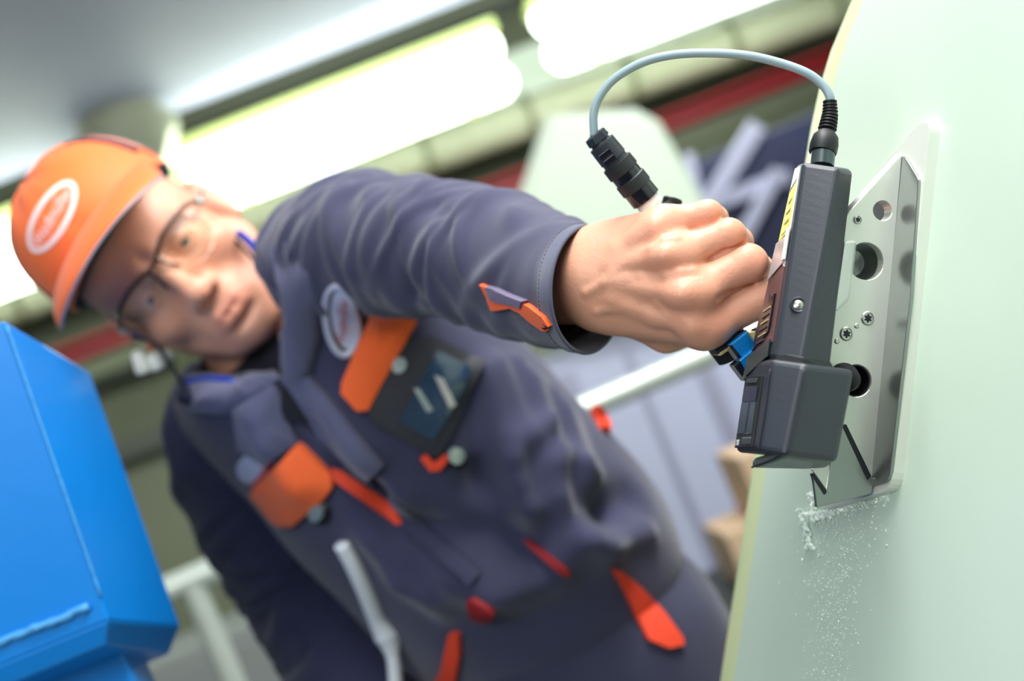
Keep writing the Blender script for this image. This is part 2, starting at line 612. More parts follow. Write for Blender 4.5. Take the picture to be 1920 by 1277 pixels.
# broad dado panel on the far wall, then the flat strip below the light row
bar('trim_1', (-500, 1130), (900, 590), 6.2, 34, .04, m_trunk, kind='structure')
bar('trim_2', (-500, 985), (900, 440), 6.2, 20, .04, m_darkst, kind='structure')

# hanging trunking and lamps
t = bar('trunking', (-300, 478), (1250, -150), 5.2, 62, .12, m_trunk, label='long grey trunking beam hung under the soffit edge above the tube lights', cat='beam')
bar('lower_flange', (-300, 520), (1250, -106), 5.17, 13, .16, m_darkst, t)
bar('side_lip', (-300, 488), (1250, -138), 5.11, 8, .02, m_olive, t)
def lamp(p1, p2, label, th=100):
    A, B = bgw(*p1, 5.0), bgw(*p2, 5.0)
    r = empty('ceiling_light', (A + B) / 2, label, 'light', 'white tube lights in one row under the trunking')
    up = np.array([-.383, -.924])
    off = lambda p, k: (p[0] + up[0] * k, p[1] + up[1] * k)
    bar('housing', off(p1, 62), off(p2, 62), 5.02, 26, .2, m_housing_glow, r)
    for k in (-34, 34):
        A, B = bgw(*off(p1, k), 5.0), bgw(*off(p2, k), 5.0)
        R = 35 / F * 5.0
        dd = unit(B - A)
        ts = np.linspace(0, 1, 9)
        capn = 6
        pr = [(R * (1 - math.cos(a)), R * math.sin(a) + 1e-4) for a in np.linspace(0, math.pi / 2, capn)]
        Ln = np.linalg.norm(B - A)
        pr = pr + [(Ln - q, rr) for q, rr in pr[::-1]]
        V, Fc = lathe(A, B, pr, 20)
        mesh('tube', V, Fc, m_tube, r, cc=False)
    for q in (.15, .85):
        P = (p1[0] + (p2[0] - p1[0]) * q, p1[1] + (p2[1] - p1[1]) * q)
        bar('bracket', (P[0] - 14, P[1] + 5), (P[0] + 14, P[1] - 5), 5.0, 150, .03, m_housing_glow, r)
lamp((352, 347), (950, 112), 'white tube light running across the view between cap and plug')
lamp((1012, 78), (1600, -140), 'white tube light cut off by the top edge of the photo')
lamp((-330, 612), (190, 412), 'white tube light mostly hidden behind the orange cap at left')
pl = bar('wall_panel', (-300, 650), (1500, -30), 6.15, 150, .03, M('panel_washed_white', (232, 242, 228), .5, var=.03), kind='structure')  # pale wall strip, the lamps' wash on the wall put into its white
pl.name = 'trim_3'
pp = bar('lagged_pipe', (-250, 664), (2300, -249), 5.75, 78, 0, m_pipe, round_=True, label='thick pale olive lagged pipe along the far wall below the lights', cat='pipe')
for k in range(12):
    x = 40 + k * 190
    bar('pipe_clamp', (x - 5, 560 - (x - 40) * .358), (x + 5, 557 - (x - 40) * .358), 5.75, 92, 0, m_olive, pp, round_=True)
rb = bar('red_beam', (-200, 796), (2100, -98), 5.6, 26, .05, m_red, label='dark red painted steel crane beam crossing the far wall', cat='beam')
bar('top_flange', (-203, 783), (2097, -111), 5.6, 7, .22, m_red, rb)
bar('bottom_flange', (-197, 810), (2103, -84), 5.6, 7, .22, m_red, rb)
# olive pipe column behind the cap
r = empty('pipe_column', (*bgw(262, 300, 4.6)[:2], 0), 'round olive column with flared collar rising behind the orange cap', 'column')
cb = bgw(268, 330, 4.6)
V, Fc = lathe((cb[0], cb[1], 0), (cb[0], cb[1], 2.6), [(0, .15), (2.33, .15), (2.36, .15)], 32)
mesh('shaft', V, Fc, m_olive, r, cc=False, sharp=50)
V, Fc = lathe((cb[0], cb[1], 2.34), (cb[0], cb[1], 2.6), [(0, .155), (.1, .17), (.16, .2), (.2, .2), (.2, .16), (.26, .16)], 32)
mesh('collar', V, Fc, m_pipe, r, cc=False, sharp=50)

# machine behind the arm: pale hood over a lavender cabinet, navy frame beside it
r = empty('machine', (*pw(1180, 700, 3.5)[:2], 0), 'lavender grey machine cabinet with pale green hood standing behind the forearm', 'machine')
hp = [px(x, y, 3.4) for x, y in ((930, 480), (985, 330), (1022, 212), (1195, 200), (1240, 226), (1300, 330), (1352, 430), (1400, 560), (1000, 640))]
V, Fc = prism(hp, (0, 0, .55))
mesh('hood', V, Fc, m_hood, r, bevel=.03, bseg=3, smooth=False)
def down_to_floor(p):
    p = toW(p)
    return np.array([p[0], p[1], 0.0])
tl, tr = px(985, 700, 3.5), px(1460, 520, 3.5)
TL, TR = toW(tl), toW(tr)
TR[2] = TL[2] = 1.16
V, Fc = hexa([TL, TR, (TR[0], TR[1], 0), (TL[0], TL[1], 0), TL + [0, .6, 0], TR + [0, .6, 0], (TR[0], TR[1] + .6, 0), (TL[0], TL[1] + .6, 0)])
mesh('body', V, Fc, m_lav, r, cc=False, smooth=False, bevel=.01)
for k, q in enumerate((.1, .34, .58, .82)):
    P = TL + (TR - TL) * q
    V, Fc = boxf(P + [.03, -.006, -.5], (1, 0, 0), (0, 1, 0), (0, 0, 1), .02 if k % 2 else .05, .012, .9)
    mesh('rib', V, Fc, m_steelbar, r, cc=False, smooth=False, bevel=.003)
fr = empty('scaffold', (*pw(1390, 420, 4.3)[:2], 0), 'dark navy machine screen with light diagonal braces beside the blade edge', 'scaffold')
A = pw(1390, 420, 3.95)
V, Fc = boxf((A[0] + .45, A[1] + .5, .8), (1, 0, 0), (0, 1, 0), (0, 0, 1), .9, .1, 1.6)
mesh('back_panel', V, Fc, m_navy, fr, cc=False, smooth=False, bevel=.01)
for p1, p2, th, dep in (((1275, 470), (1420, 235), 34, 4.33), ((1330, 560), (1460, 320), 26, 4.31), ((1300, 395), (1480, 330), 30, 4.34), ((1290, 290), (1330, 470), 20, 4.35)):
    a, b = pw(*p1, dep), pw(*p2, dep)
    dd = unit(b - a)
    u2 = unit(np.cross(dd, (0, 1, 0)))
    V, Fc = boxf((a + b) / 2, dd, u2, np.cross(dd, u2), np.linalg.norm(b - a), th / F * dep, .05)
    mesh('brace', V, Fc, m_steelbar, fr, cc=False, smooth=False, bevel=.005)

# cartons on a dark bench, low at the blade's edge
bn = pw(1345, 1060, 2.7)
r = empty('bench', (bn[0] + .25, bn[1], 0), 'dark bench holding two cartons just left of the blade', 'bench')
V, Fc = boxf((bn[0] + .22, bn[1], .53), (1, 0, 0), (0, 1, 0), (0, 0, 1), .62, .4, .05)
mesh('bench_top', V, Fc, m_darkst, r, cc=False, smooth=False, bevel=.006)
for sx in (-.05, .49):
    for sy in (-.17, .17):
        V, Fc = boxf((bn[0] + sx, bn[1] + sy, .253), (1, 0, 0), (0, 1, 0), (0, 0, 1), .05, .05, .505)
        mesh('leg', V, Fc, m_darkst, r, cc=False, smooth=False, bevel=.004)
V, Fc = boxf((bn[0] + .22, bn[1], .25), (1, 0, 0), (0, 1, 0), (0, 0, 1), .5, .34, .44)
mesh('drawer_block', V, Fc, m_navy, r, cc=False, smooth=False, bevel=.006)
for (dx, sz, hh, z, lb) in ((.12, .2, .13, .556, 'cream cardboard carton lying lower on the dark bench'), (.2, .18, .14, .688, 'pinkish cardboard carton resting on top of the other carton')):
    r = empty('carton', (bn[0] + dx, bn[1], z), lb, 'box', 'cartons on the bench')
    V, Fc = boxf((bn[0] + dx, bn[1], z + hh / 2), (1, .1, 0), (-.1, 1, 0), (0, 0, 1), sz, .2, hh - .002)
    mesh('body', V, Fc, m_card, r, cc=False, smooth=False, bevel=.003)
    V, Fc = boxf((bn[0] + dx, bn[1], z + hh / 2), (1, .1, 0), (-.1, 1, 0), (0, 0, 1), .03, .203, hh + .001)
    mesh('tape', V, Fc, m_tape, r, cc=False, smooth=False)

# hand rail: two lengths read either side of the man, one rail
A, B = pw(150, 1189, 2.0), pw(1520, 572, 2.32)
B[2] = A[2] = (A[2] + B[2]) / 2
r = empty('handrail', (*((A + B) / 2)[:2], 0), 'pale galvanised tubular handrail running behind the worker', 'railing')
dd = B - A
V, Fc = tube(np.linspace(A - dd * .25, B + dd * .35, 16), .0225, 24)
mesh('top_rail', V, Fc, m_rail, r, cc=False, sharp=60)
V, Fc = tube(np.linspace(A - dd * .25, B + dd * .35, 16) - [0, 0, .5], .017, 20)
mesh('mid_rail', V, Fc, m_rail, r, cc=False, sharp=60)
for q in (.135, .50, 1.25):
    P = A + dd * q
    V, Fc = tube([(P[0], P[1], 0), (P[0], P[1], .5), (P[0], P[1], P[2] - .01)], .021, 20)
    mesh('post', V, Fc, m_rail, r, cc=False, sharp=60)
    V, Fc = lathe((P[0], P[1], 0), (P[0], P[1], .02), [(0, .06), (.012, .06), (.014, .03), (.03, .024)], 24)
    mesh('foot_flange', V, Fc, m_rail, r, cc=False, sharp=40)
# low grey wall cabinet behind the rail at left
P = pw(420, 1210, 3.0)
r = empty('cabinet', (P[0], P[1], 0), 'grey green floor cabinet seen below the handrail at lower left', 'cabinet')
V, Fc = boxf((P[0] - .05, P[1] + .2, .42), (1, .06, 0), (-.06, 1, 0), (0, 0, 1), 1.15, .4, .84)
mesh('body', V, Fc, M('cabinet_grey', (138, 144, 140), .5, var=.06), r, cc=False, smooth=False, bevel=.008)
for k in range(3):
    V, Fc = boxf((P[0] - .42 + k * .37, P[1] - .018 + .02 * k, .43), (1, .06, 0), (-.06, 1, 0), (0, 0, 1), .34, .02, .76)
    mesh('door', V, Fc, MATS['cabinet_grey'], r, cc=False, smooth=False, bevel=.006)

# ------------------------------------------------------------------ blue welded box
d0, d1 = .95, 1.12
FTR, FBR, BTR, BBR = px(8, 600, d0), px(205, 1164, d0), px(169, 697, d1), px(339, 1175, d1)
LV = unit(WL) * .26
root = toW((FBR + BBR) / 2)
r = empty('steel_box', (root[0] - .12, root[1], 0), 'bright blue painted welded steel box at the left edge of view', 'box')
V, Fc = hexa([FTR, FBR, BBR, BTR, FTR + LV, FBR + LV, BBR + LV, BTR + LV])
mesh('body', V, Fc, m_blue, r, smooth=False, bevel=.0025)
dn = unit(FBR - FTR)
I = lambda P, k: P + dn * k
cb = (FBR + BBR) / 2
q = [FBR - dn * .001, BBR - dn * .001, BBR + LV - dn * .001, FBR + LV - dn * .001]
ctr = sum(q) / 4
lo = [p + (ctr - p) * np.array([.12]) + dn * .022 for p in q]
lo[0] = FBR + dn * .022 + np.array([-.012, 0, .006])
lo[3] = lo[0] + LV
V, Fc = hexa(q + lo)
mesh('bottom_lip', V, Fc, m_blue, r, smooth=False, bevel=.002)
c1 = toW(ctr + dn * .03)
V, Fc = boxf((c1[0] + .045, c1[1] + .02, c1[2] / 2 + .01), (1, .2, 0), (-.2, 1, 0), (0, 0, 1), .11, .09, c1[2] + .02)
mesh('support_post', V, Fc, m_blue, r, cc=False, smooth=False, bevel=.003)
V, Fc = boxf((c1[0] + .07, c1[1] + .02, .006), (1, .2, 0), (-.2, 1, 0), (0, 0, 1), .26, .24, .012)
mesh('foot_plate', V, Fc, m_blue, r, cc=False, smooth=False, bevel=.002)
ws = FBR - dn * .012 + np.array([-.012, 0, -.001])
wp = np.linspace(ws, ws + LV * .95, 60)
V, Fc = tube(wp + RNG.normal(0, .0006, wp.shape), .0034 + .0005 * np.sin(np.arange(60) * 1.9), 10)
mesh('weld_seam', V, Fc, m_weld, r)
V, Fc = tube(np.linspace(FTR + dn * .005, FBR - dn * .02, 40) + [0, 0, .0004], .0011, 8)
mesh('edge_bead', V, Fc, m_weld, r)

# ------------------------------------------------------------------ blade
bO = px(1735, 600, .70)
bu = unit([-.255, 0, .967])
bv = np.array([.11, .994, 0])
bv = unit(bv - bu * (bu @ bv))
bn_ = np.cross(bu, bv)
if bn_[0] > 0:
    bn_ = -bn_
def rayp(x, y, O, n):
    dr = px(x, y, 1.0)
    return dr * ((O @ n) / (dr @ n))
def uv(x, y, wh=0.):
    P = rayp(x, y, bO + bn_ * wh, bn_) - bO
    return P @ bu, P @ bv
edge = np.array([uv(*p) for p in ((1545, -30), (1497, 80), (1462, 200), (1441, 330), (1412, 480), (1388, 650), (1352, 850), (1318, 1080), (1288, 1277))])
o_ = np.argsort(edge[:, 1])
def umax(v):
    e = np.interp(v, edge[o_, 1], edge[o_, 0])
    hi, lo_ = edge[o_[-1]], edge[o_[0]]
    e = np.where(v > hi[1], hi[0] - (v - hi[1]) * .75, e)
    return np.where(v < lo_[1], lo_[0] + (v - lo_[1]) * .02, e)
NV, NU, NR = 90, 40, 10
vs = np.linspace(-1.0, 1, NV)
R0 = .035
rows = []
for k in range(NV):
    vv = -1.40 + 2.30 * k / (NV - 1)
    um = float(umax(np.array(vv)))
    prof = [(-.75 + (um - R0 + .75) * i / NU, 0.0) for i in range(NU + 1)]
    prof += [(um - R0 + R0 * math.sin(a), -.05 + .05 * math.cos(a)) for a in np.linspace(0, math.pi, NR + 2)[1:-1]]
    prof += [(um - R0 - (um - R0 + .75) * i / 8, -.10) for i in range(9)]
    pts = []
    for (a, c) in prof:
        sag = -.018 * max(0, (a - (um - .22)) / .22) ** 2
        p = bO + bu * a + bv * vv + bn_ * (c + sag)
        pts.append(p)
    rows.append(pts)
rows = np.array(rows)
Wd = toW(rows)
up_b = wv(bv)
for k in range(NV):                    # bottom rows end on the floor
    zz = Wd[k, :, 2]
    low = zz < 0
    Wd[k, low] += (-zz[low] / up_b[2])[:, None] * up_b
m = rows.shape[1]
Fc = [(k * m + j, k * m + (j + 1) % m, (k + 1) * m + (j + 1) % m, (k + 1) * m + j) for k in range(NV - 1) for j in range(m)]
fm = [1 if NU - 1 <= (i % m) <= NU + NR + 2 else 0 for i in range(len(Fc))]
Fc += [tuple(range(m)), tuple((NV - 1) * m + j for j in range(m))]
fm += [0, 0]
blade = mesh('rotor_blade', Wd.reshape(-1, 3), Fc, m_blade, cc=False, mats=[m_blade, m_bladeedge], fmat=fm, sharp=50,
             label='huge pale green wind turbine blade shell standing at the right', cat='blade')
def onb(x, y, wh=0.):
    return rayp(x, y, bO + bn_ * wh, bn_)

# ------------------------------------------------------------------ mounting bracket
def plate(outline, holes, off):
    """flat plate with holes: outline / holes are 3-D loops in one plane, off the thickness vector"""
    from mathutils.geometry import delaunay_2d_cdt
    loops = [np.asarray(outline)] + [np.asarray(h) for h in holes]
    O = loops[0][0]
    n = unit(off)
    e = unit(loops[0][1] - O)
    e = unit(e - n * (e @ n))
    g = np.cross(n, e)
    P2 = [np.c_[(l - O) @ e, (l - O) @ g] for l in loops]
    allp = np.concatenate(P2)
    ed, s = [], 0
    for l in P2:
        ed += [(s + i, s + (i + 1) % len(l)) for i in range(len(l))]
        s += len(l)
    vc, _, fc, _, _, _ = delaunay_2d_cdt([Vector(p) for p in allp.tolist()], ed, [], 0, 1e-7)
    vc = np.array([tuple(v) for v in vc])
    def inside(pt, poly):
        x, y = poly[:, 0], poly[:, 1]
        x2, y2 = np.roll(x, -1), np.roll(y, -1)
        c = ((y > pt[1]) != (y2 > pt[1])) & (pt[0] < (x2 - x) * (pt[1] - y) / (y2 - y + 1e-15) + x)
        return c.sum() % 2 == 1
    tri = [f for f in fc if inside(vc[list(f)].mean(0), P2[0]) and not any(inside(vc[list(f)].mean(0), h) for h in P2[1:])]
    V = O + vc[:, :1] * e + vc[:, 1:2] * g
    n_ = len(V)
    F_ = [tuple(f) for f in tri] + [tuple(i + n_ for i in f) for f in tri]
    s = 0
    for l in P2:
        k = len(l)
        F_ += [(s + i, s + (i + 1) % k, n_ + s + (i + 1) % k, n_ + s + i) for i in range(k)]
        s += k
    return np.r_[V, V + np.asarray(off)], F_
def rounded(pts, r, k=5):
    """round the corners of a 3-D polygon"""
    P = np.asarray(pts, float)
    out = []
    for i in range(len(P)):
        a, b, c = P[i - 1], P[i], P[(i + 1) % len(P)]
        d1, d2 = unit(a - b), unit(c - b)
        rr = min(r, np.linalg.norm(a - b) * .45, np.linalg.norm(c - b) * .45)
        for t in np.linspace(0, 1, k):
            p = (1 - t) ** 2 * (b + d1 * rr) + 2 * t * (1 - t) * b + t * t * (b + d2 * rr)
            out.append(p)
    return np.array(out)
BH = .0075
bc = onb(1670, 925, .003)
br = empty('mounting_bracket', toW(bc), 'silver triangular aluminium sensor bracket with round holes screwed to the blade', 'bracket')
ol = [onb(x, y, BH) for x, y in ((1744, 228), (1671, 918), (1536, 957), (1522, 885), (1500, 560), (1585, 398), (1720, 232))]
V, Fc = plate(rounded(ol, .010, 6), [], -bn_ * (BH + .0004))
mesh('base_plate', V, Fc, m_plate, br, smooth=False, bevel=.003, bseg=3)
# raised satin pad along the plate
WH = .0095
pad = [onb(x, y, WH) for x, y in ((1694, 290), (1722, 336), (1706, 560), (1668, 893), (1660, 905), (1545, 938), (1530, 900), (1500, 640), (1600, 390))]
V, Fc = plate(rounded(pad, .003, 3), [], -bn_ * .0025)
mesh('pad', V, Fc, m_alud, br, smooth=False, bevel=.0006)
# upright web: stands off the blade, its face towards the viewer
wO = onb(1692, 288, WH)
wN = -bu
def onw(x, y, k=0.):
    return rayp(x, y, wO + wN * k, wN)
web = [onw(x, y) for x, y in ((1692, 286), (1668, 560), (1636, 896), (1560, 912), (1536, 760), (1520, 600), (1545, 470), (1592, 397))]
def hole(x, y, rpx, n=28, k=0.):
    c = onw(x, y, k)
    rr = rpx / F * c[2]
    e1 = unit(bv)
    e2 = np.cross(wN, e1)
    return np.array([c + rr * (math.cos(a) * e1 + math.sin(a) * e2 * 1.06) for a in np.linspace(0, 2 * math.pi, n, endpoint=False)]), c, rr
holes = [hole(1655, 395, 18.5)[0], hole(1624, 490, 35)[0], hole(1606, 714, 30)[0]]
TH = .0085
V, Fc = plate(web, holes, bu * TH)
mesh('web', V, Fc, m_alu, br, smooth=False, bevel=.0004, bseg=1)
# machined cup seen in the large bore, and a black cup painting the deep lower bore dark
_, c, rr = hole(1624, 490, 35)
V, Fc = lathe(c + bu * .0055, c + bu * .03, [(0, rr * 1.0), (.004, rr * .99), (.010, rr * .72), (.012, rr * .3), (.0125, 1e-4)], 32, caps=False)
mesh('bore_cup', V, Fc, m_alud, br, sharp=40)
_, c, rr = hole(1606, 714, 30)
V, Fc = lathe(c + bu * .001, c + bu * .03, [(0, rr * 1.0), (0, rr * .93), (.012, rr * .9), (.0125, 1e-4)], 32, caps=False)
mesh('bore_dark_cup', V, Fc, m_rubber, br, sharp=40)
def screw(x, y, rpx):
    _, c, rr = hole(x, y, rpx, k=.0003)
    V, Fc = lathe(c + wN * -.001, c + wN, [(0, rr), (.0012, rr), (.0018, rr * .86), (.0018, rr * .8), (.0014, rr * .74), (.0014, 1e-4)], 28)
    s = mesh('screw', V, Fc, m_screw, br, sharp=35)
    e1 = unit(bv)
    e2 = np.cross(wN, e1)
    lp = np.array([c + wN * .00045 + rr * .48 * (1 + .28 * math.cos(6 * a)) * (math.cos(a) * e1 + math.sin(a) * e2) for a in np.linspace(0, 2 * math.pi, 36, endpoint=False)])
    V, Fc = prism(lp, wN * .0003)
    mesh('drive_recess', V, Fc, m_groove, s, smooth=False)
for s_ in ((1608, 412, 8.5), (1627, 597, 13.5), (1587, 626, 13.5)):
    screw(*s_)
for x, y in ((1606, 611), (1569, 640)):
    _, c, rr = hole(x, y, 5)
    V, Fc = lathe(c - wN * .001, c + wN, [(0, rr), (.0014, rr), (.0018, rr * .7), (.0018, 1e-4)], 16)
    mesh('pin', V, Fc, m_screw, br, sharp=35)
# lower bent tab with its two dark slots
tabp = [onw(x, y, .0016) for x, y in ((1582, 796), (1632, 895), (1640, 897), (1634, 926), (1532, 952), (1526, 905), (1522, 888), (1548, 922), (1556, 872), (1570, 800))]
V, Fc = plate(tabp, [], bu * .0025)
mesh('tab', V, Fc, m_alud, br, smooth=False, bevel=.0003, bseg=1)
for pts in (((1580, 798), (1587, 796), (1634, 893), (1627, 900)), ((1521, 889), (1526, 887), (1551, 922), (1546, 928))):
    V, Fc = prism([onw(x, y, .0021) for x, y in pts], bu * .002)
    mesh('slot', V, Fc, m_groove, br, smooth=False)
tabl = [onw(x, y, .0012) for x, y in ((1523, 880), (1556, 860), (1551, 920))]
V, Fc = plate(tabl, [], bu * .002)
mesh('fold', V, Fc, m_plate, br, smooth=False)
# sealant squeezed out under the bracket and run down the blade
bmv, bmf = [], []
ico = None
bm = bmesh.new()
bmesh.ops.create_icosphere(bm, subdivisions=1, radius=1)
icoV = np.array([v.co[:] for v in bm.verts])
icoF = [tuple(v.index for v in f.verts) for f in bm.faces]
bm.free()
def bead(x, y, r, sq=1.):
    c = onb(x, y, r * .35)
    A = np.stack([bu, bv, bn_])
    v = icoV * np.array([r * RNG.uniform(.7, 1.4), r * RNG.uniform(.7, 1.5), r * sq])
    v = v * (1 + RNG.uniform(-.22, .22, (len(v), 1)))
    bmv.append((c + v @ A, icoF))
for k in range(420):
    t = RNG.random()
    x = 1512 + (1668 - 1512) * t
    y = 962 - 44 * max(0, t - .12) + abs(RNG.normal(0, 7))
    bead(x, y, RNG.uniform(.0006, .0017) * (1.15 - .6 * t))
for k in range(110):
    t = RNG.random()
    bead(1500 + 22 * t + RNG.normal(0, 4), 955 + 75 * t, RNG.uniform(.0005, .0012))
for k in range(26):
    bead(1522 + RNG.normal(0, 3), RNG.uniform(925, 960), RNG.uniform(.0008, .0016))
for k in range(900):
    t = RNG.random() ** 1.4
    x = 1575 - 25 * t + RNG.normal(0, 1) * (38 - 20 * t)
    bead(x, 955 + 330 * t, RNG.uniform(.00025, .0008) * (1.15 - .5 * t), .6)
V, Fc = merge(*bmv)
mesh('sealant', V, Fc, m_resin, blade, kind='stuff', smooth=False)

# ------------------------------------------------------------------ inspection device
dv = empty('inspection_device', pw(1480, 870, .66), 'black handheld inspection unit with cable loop and gripped blue trigger, at the bracket', 'device')
def tilt(y):                      # the unit leans away from the lens towards its top
    return (665 - y) / 3400. * .30
def loft(rails, ys_, name, mat, parent, bevel=.0022, bseg=3):
    """rails: functions y -> (x px, y offset px, depth); rings at each y in ys_"""
    V = []
    for y in ys_:
        for f in rails:
            x, yy, d = f(y)
            V.append(px(x, yy, d + tilt(y)))
    k = len(rails)
    n = len(ys_)
    Fc = [(i * k + j, i * k + (j + 1) % k, (i + 1) * k + (j + 1) % k, (i + 1) * k + j) for i in range(n - 1) for j in range(k)]
    Fc += [tuple(range(k)), tuple((n - 1) * k + j for j in range(k))]
    return mesh(name, V, Fc, mat, parent, smooth=False, bevel=bevel, bseg=bseg)
def rail_(y0, x0, y1, x1, dep, dy=0.):
    return lambda y: (x0 + (x1 - x0) * (y - y0) / (y1 - y0), y + dy, dep)
# upper body: left (label) face, light front facet, dark right facet, back
up_r = [rail_(305, 1494, 675, 1409, .706, 4), rail_(305, 1504, 670, 1452, .664, 0), rail_(305, 1573, 670, 1504, .653, 10),
        rail_(305, 1598, 670, 1556, .668, 16), rail_(305, 1594, 670, 1546, .706, 12)]
loft(up_r, np.linspace(304, 672, 24), 'upper_housing', m_black, dv, .0026)
lo_r = [rail_(690, 1401, 860, 1375, .708, 2), rail_(690, 1443, 850, 1420, .660, 0), rail_(690, 1508, 850, 1474, .645, 10),
        rail_(690, 1598, 850, 1568, .667, 22), rail_(690, 1590, 850, 1556, .712, 20)]
loft(lo_r, np.linspace(672, 846, 12), 'lower_housing', m_black, dv, .0034)
# joint between the two shells, and the shell seam down the lower front
jr = [lambda y, f=f: (f(y)[0] + (3 if i < 2 else -3), f(y)[1], f(y)[2]) for i, f in enumerate(up_r)]
mid = [rail_(660, 1416, 690, 1405, .704, 3), rail_(660, 1457, 690, 1450, .664, 0), rail_(660, 1508, 690, 1502, .651, 10), rail_(660, 1556, 690, 1572, .669, 17), rail_(660, 1550, 690, 1560, .704, 14)]
loft(mid, (660, 690), 'neck', m_rubber, dv, .0005, 1)
def strip(name, pts, wpx, mat, parent, dep, lift=.0004, tl=True):
    P = np.array([px(x, y, d + tilt(y) - lift) for (x, y), d in zip(pts, dep)])
    V, Fc = tube(spline(P, 20), wpx / F * .66 / 2, 8)
    return mesh(name, V, Fc, mat, parent)
strip('shell_seam', ((1508, 692), (1492, 770), (1475, 850)), 4, m_groove, dv, (.6442, .6442, .6446))
strip('shell_seam', ((1444, 692), (1434, 770), (1421, 845)), 3, m_groove, dv, (.6596, .6592, .6592))
strip('shell_seam', ((1474, 848), (1440, 866), (1410, 876)), 4, m_groove, dv, (.646, .672, .693), 0.0)
# underside cover, its grey-green reflection put into the colour
bt = [px(x, y, d + tilt(850)) for x, y, d in ((1408, 868, .694), (1474, 846, .650), (1562, 862, .668), (1556, 866, .706), (1510, 872, .708))]
ax = unit(px(1470, 850, .65 + tilt(850)) - px(1505, 690, .65 + tilt(690)))
V, Fc = prism([p - ax * .003 for p in bt], ax * .0062)
mesh('underside_cover', V, Fc, M('underside_reflection', (92, 104, 98), .4, bump=.1, bscale=500, bdist=.0002), dv, smooth=False, bevel=.0028, bseg=3)
# recessed window in the lower left face
def lface(x, y, s, inset=0.):
    """point on the lower-left face: s 0 = back edge, 1 = front edge"""
    a, b = lo_r[0](y), lo_r[1](y)
    A, B = px(a[0], a[1], a[2] + tilt(y)), px(b[0], b[1], b[2] + tilt(y))
    P = A + (B - A) * s
    n = np.array([-.93, 0, -.36])
    return P - n * inset
def lquad(name, y0, y1, s0, s1, out, th, mat, parent=dv, bevel=0.0003):
    n = np.array([-.93, 0, -.36])
    pts = [lface(0, y0, s0, -out), lface(0, y0, s1, -out), lface(0, y1, s1, -out), lface(0, y1, s0, -out)]
    V, Fc = prism(pts, -n * th)
    return mesh(name, V, Fc, mat, parent, smooth=False, bevel=bevel, bseg=1)
lquad('window_frame', 704, 838, .04, .80, .0010, .002, m_rubber)
lquad('window_pane', 752, 812, .10, .70, .0015, .001, m_glassd)
lquad('pane_divider', 752, 812, .42, .47, .0018, .001, m_blackg)
lquad('window_shade', 722, 752, .10, .70, .0016, .001, m_blackg)
lquad('indicator', 708, 717, .18, .62, .0018, .001, m_ring)
lquad('indicator', 823, 834, .12, .22, .0018, .001, m_silver)
lquad('marking', 819, 832, .34, .72, .0014, .0004, m_ring)
# label face of the upper body
def uface(y, s, out=0.):
    a, b = up_r[0](y), up_r[1](y)
    A, B = px(a[0], a[1], a[2] + tilt(y)), px(b[0], b[1], b[2] + tilt(y))
    n = np.array([-.93, 0, -.36])
    return A + (B - A) * s + n * out
def uquad(name, c4, out, th, mat, parent=dv, bevel=.0002):
    pts = [uface(y, s, out) for y, s in c4]
    V, Fc = prism(pts, np.array([.93, 0, .36]) * th)
    return mesh(name, V, Fc, mat, parent, smooth=False, bevel=bevel, bseg=1)
uquad('label', ((312, .02), (312, .84), (500, .84), (470, .02)), .0008, .001, m_white)
uquad('label_field', ((352, .06), (334, .74), (432, .74), (452, .06)), .0011, .0008, m_yellow)
uquad('label_line', ((352, .06), (334, .74), (338, .74), (357, .06)), .0013, .0006, m_print)
for q in range(4):
    y = 366 + q * 20
    uquad('label_text', ((y + 10, .26), (y + 2, .6), (y + 6, .6), (y + 14, .26)), .0013, .0005, M('label_ink', (150, 140, 50), .5) if q == 0 else MATS['label_ink'])
uquad('silver_panel', ((452, -.1), (438, .8), (490, .8), (522, -.1)), .0013, .0012, m_silver)
uquad('bright_tab', ((428, .74), (426, .9), (486, .9), (488, .74)), .0024, .0015, m_white)
uquad('brown_panel', ((522, -.08), (490, .82), (640, .82), (660, -.04)), .0004, .001, m_brown)
uquad('socket', ((575, -.02), (548, .6), (620, .6), (655, -.02)), .0016, .0016, m_blackg)
for q in range(6):
    y = 572 + q * 12
    uquad('contact', ((y + 7, .18), (y, .50), (y + 4, .50), (y + 11, .18)), .0022, .0008, m_ring if q % 2 else m_gold)
uquad('data_plate', ((664, -.1), (634, .78), (668, .78), (706, -.1)), .0022, .0014, m_ring)
# housing screw on the front facet
def ffacet(x, y, lift=0.):
    a, b = up_r[1](y), up_r[2](y)
    s = (x - a[0]) / (b[0] - a[0])
    return px(x, y, a[2] + (b[2] - a[2]) * s + tilt(y) - lift)
c = ffacet(1497, 572)
nf = unit(np.array([-.16, .22, -.96]))
rr = 16 / F * .66
V, Fc = lathe(c - nf * .002, c + nf * .01, [(0, rr), (.0022, rr), (.0030, rr * .86), (.0026, rr * .7), (.0012, rr * .66), (.0012, 1e-4)], 28)
s = mesh('screw_well', V, Fc, m_black, dv, sharp=35)
V, Fc = lathe(c - nf * .001, c + nf * .01, [(0, rr * .6), (.0014, rr * .58), (.0022, rr * .3), (.0023, 1e-4)], 20)
mesh('screw', V, Fc, m_screw, s, sharp=35)
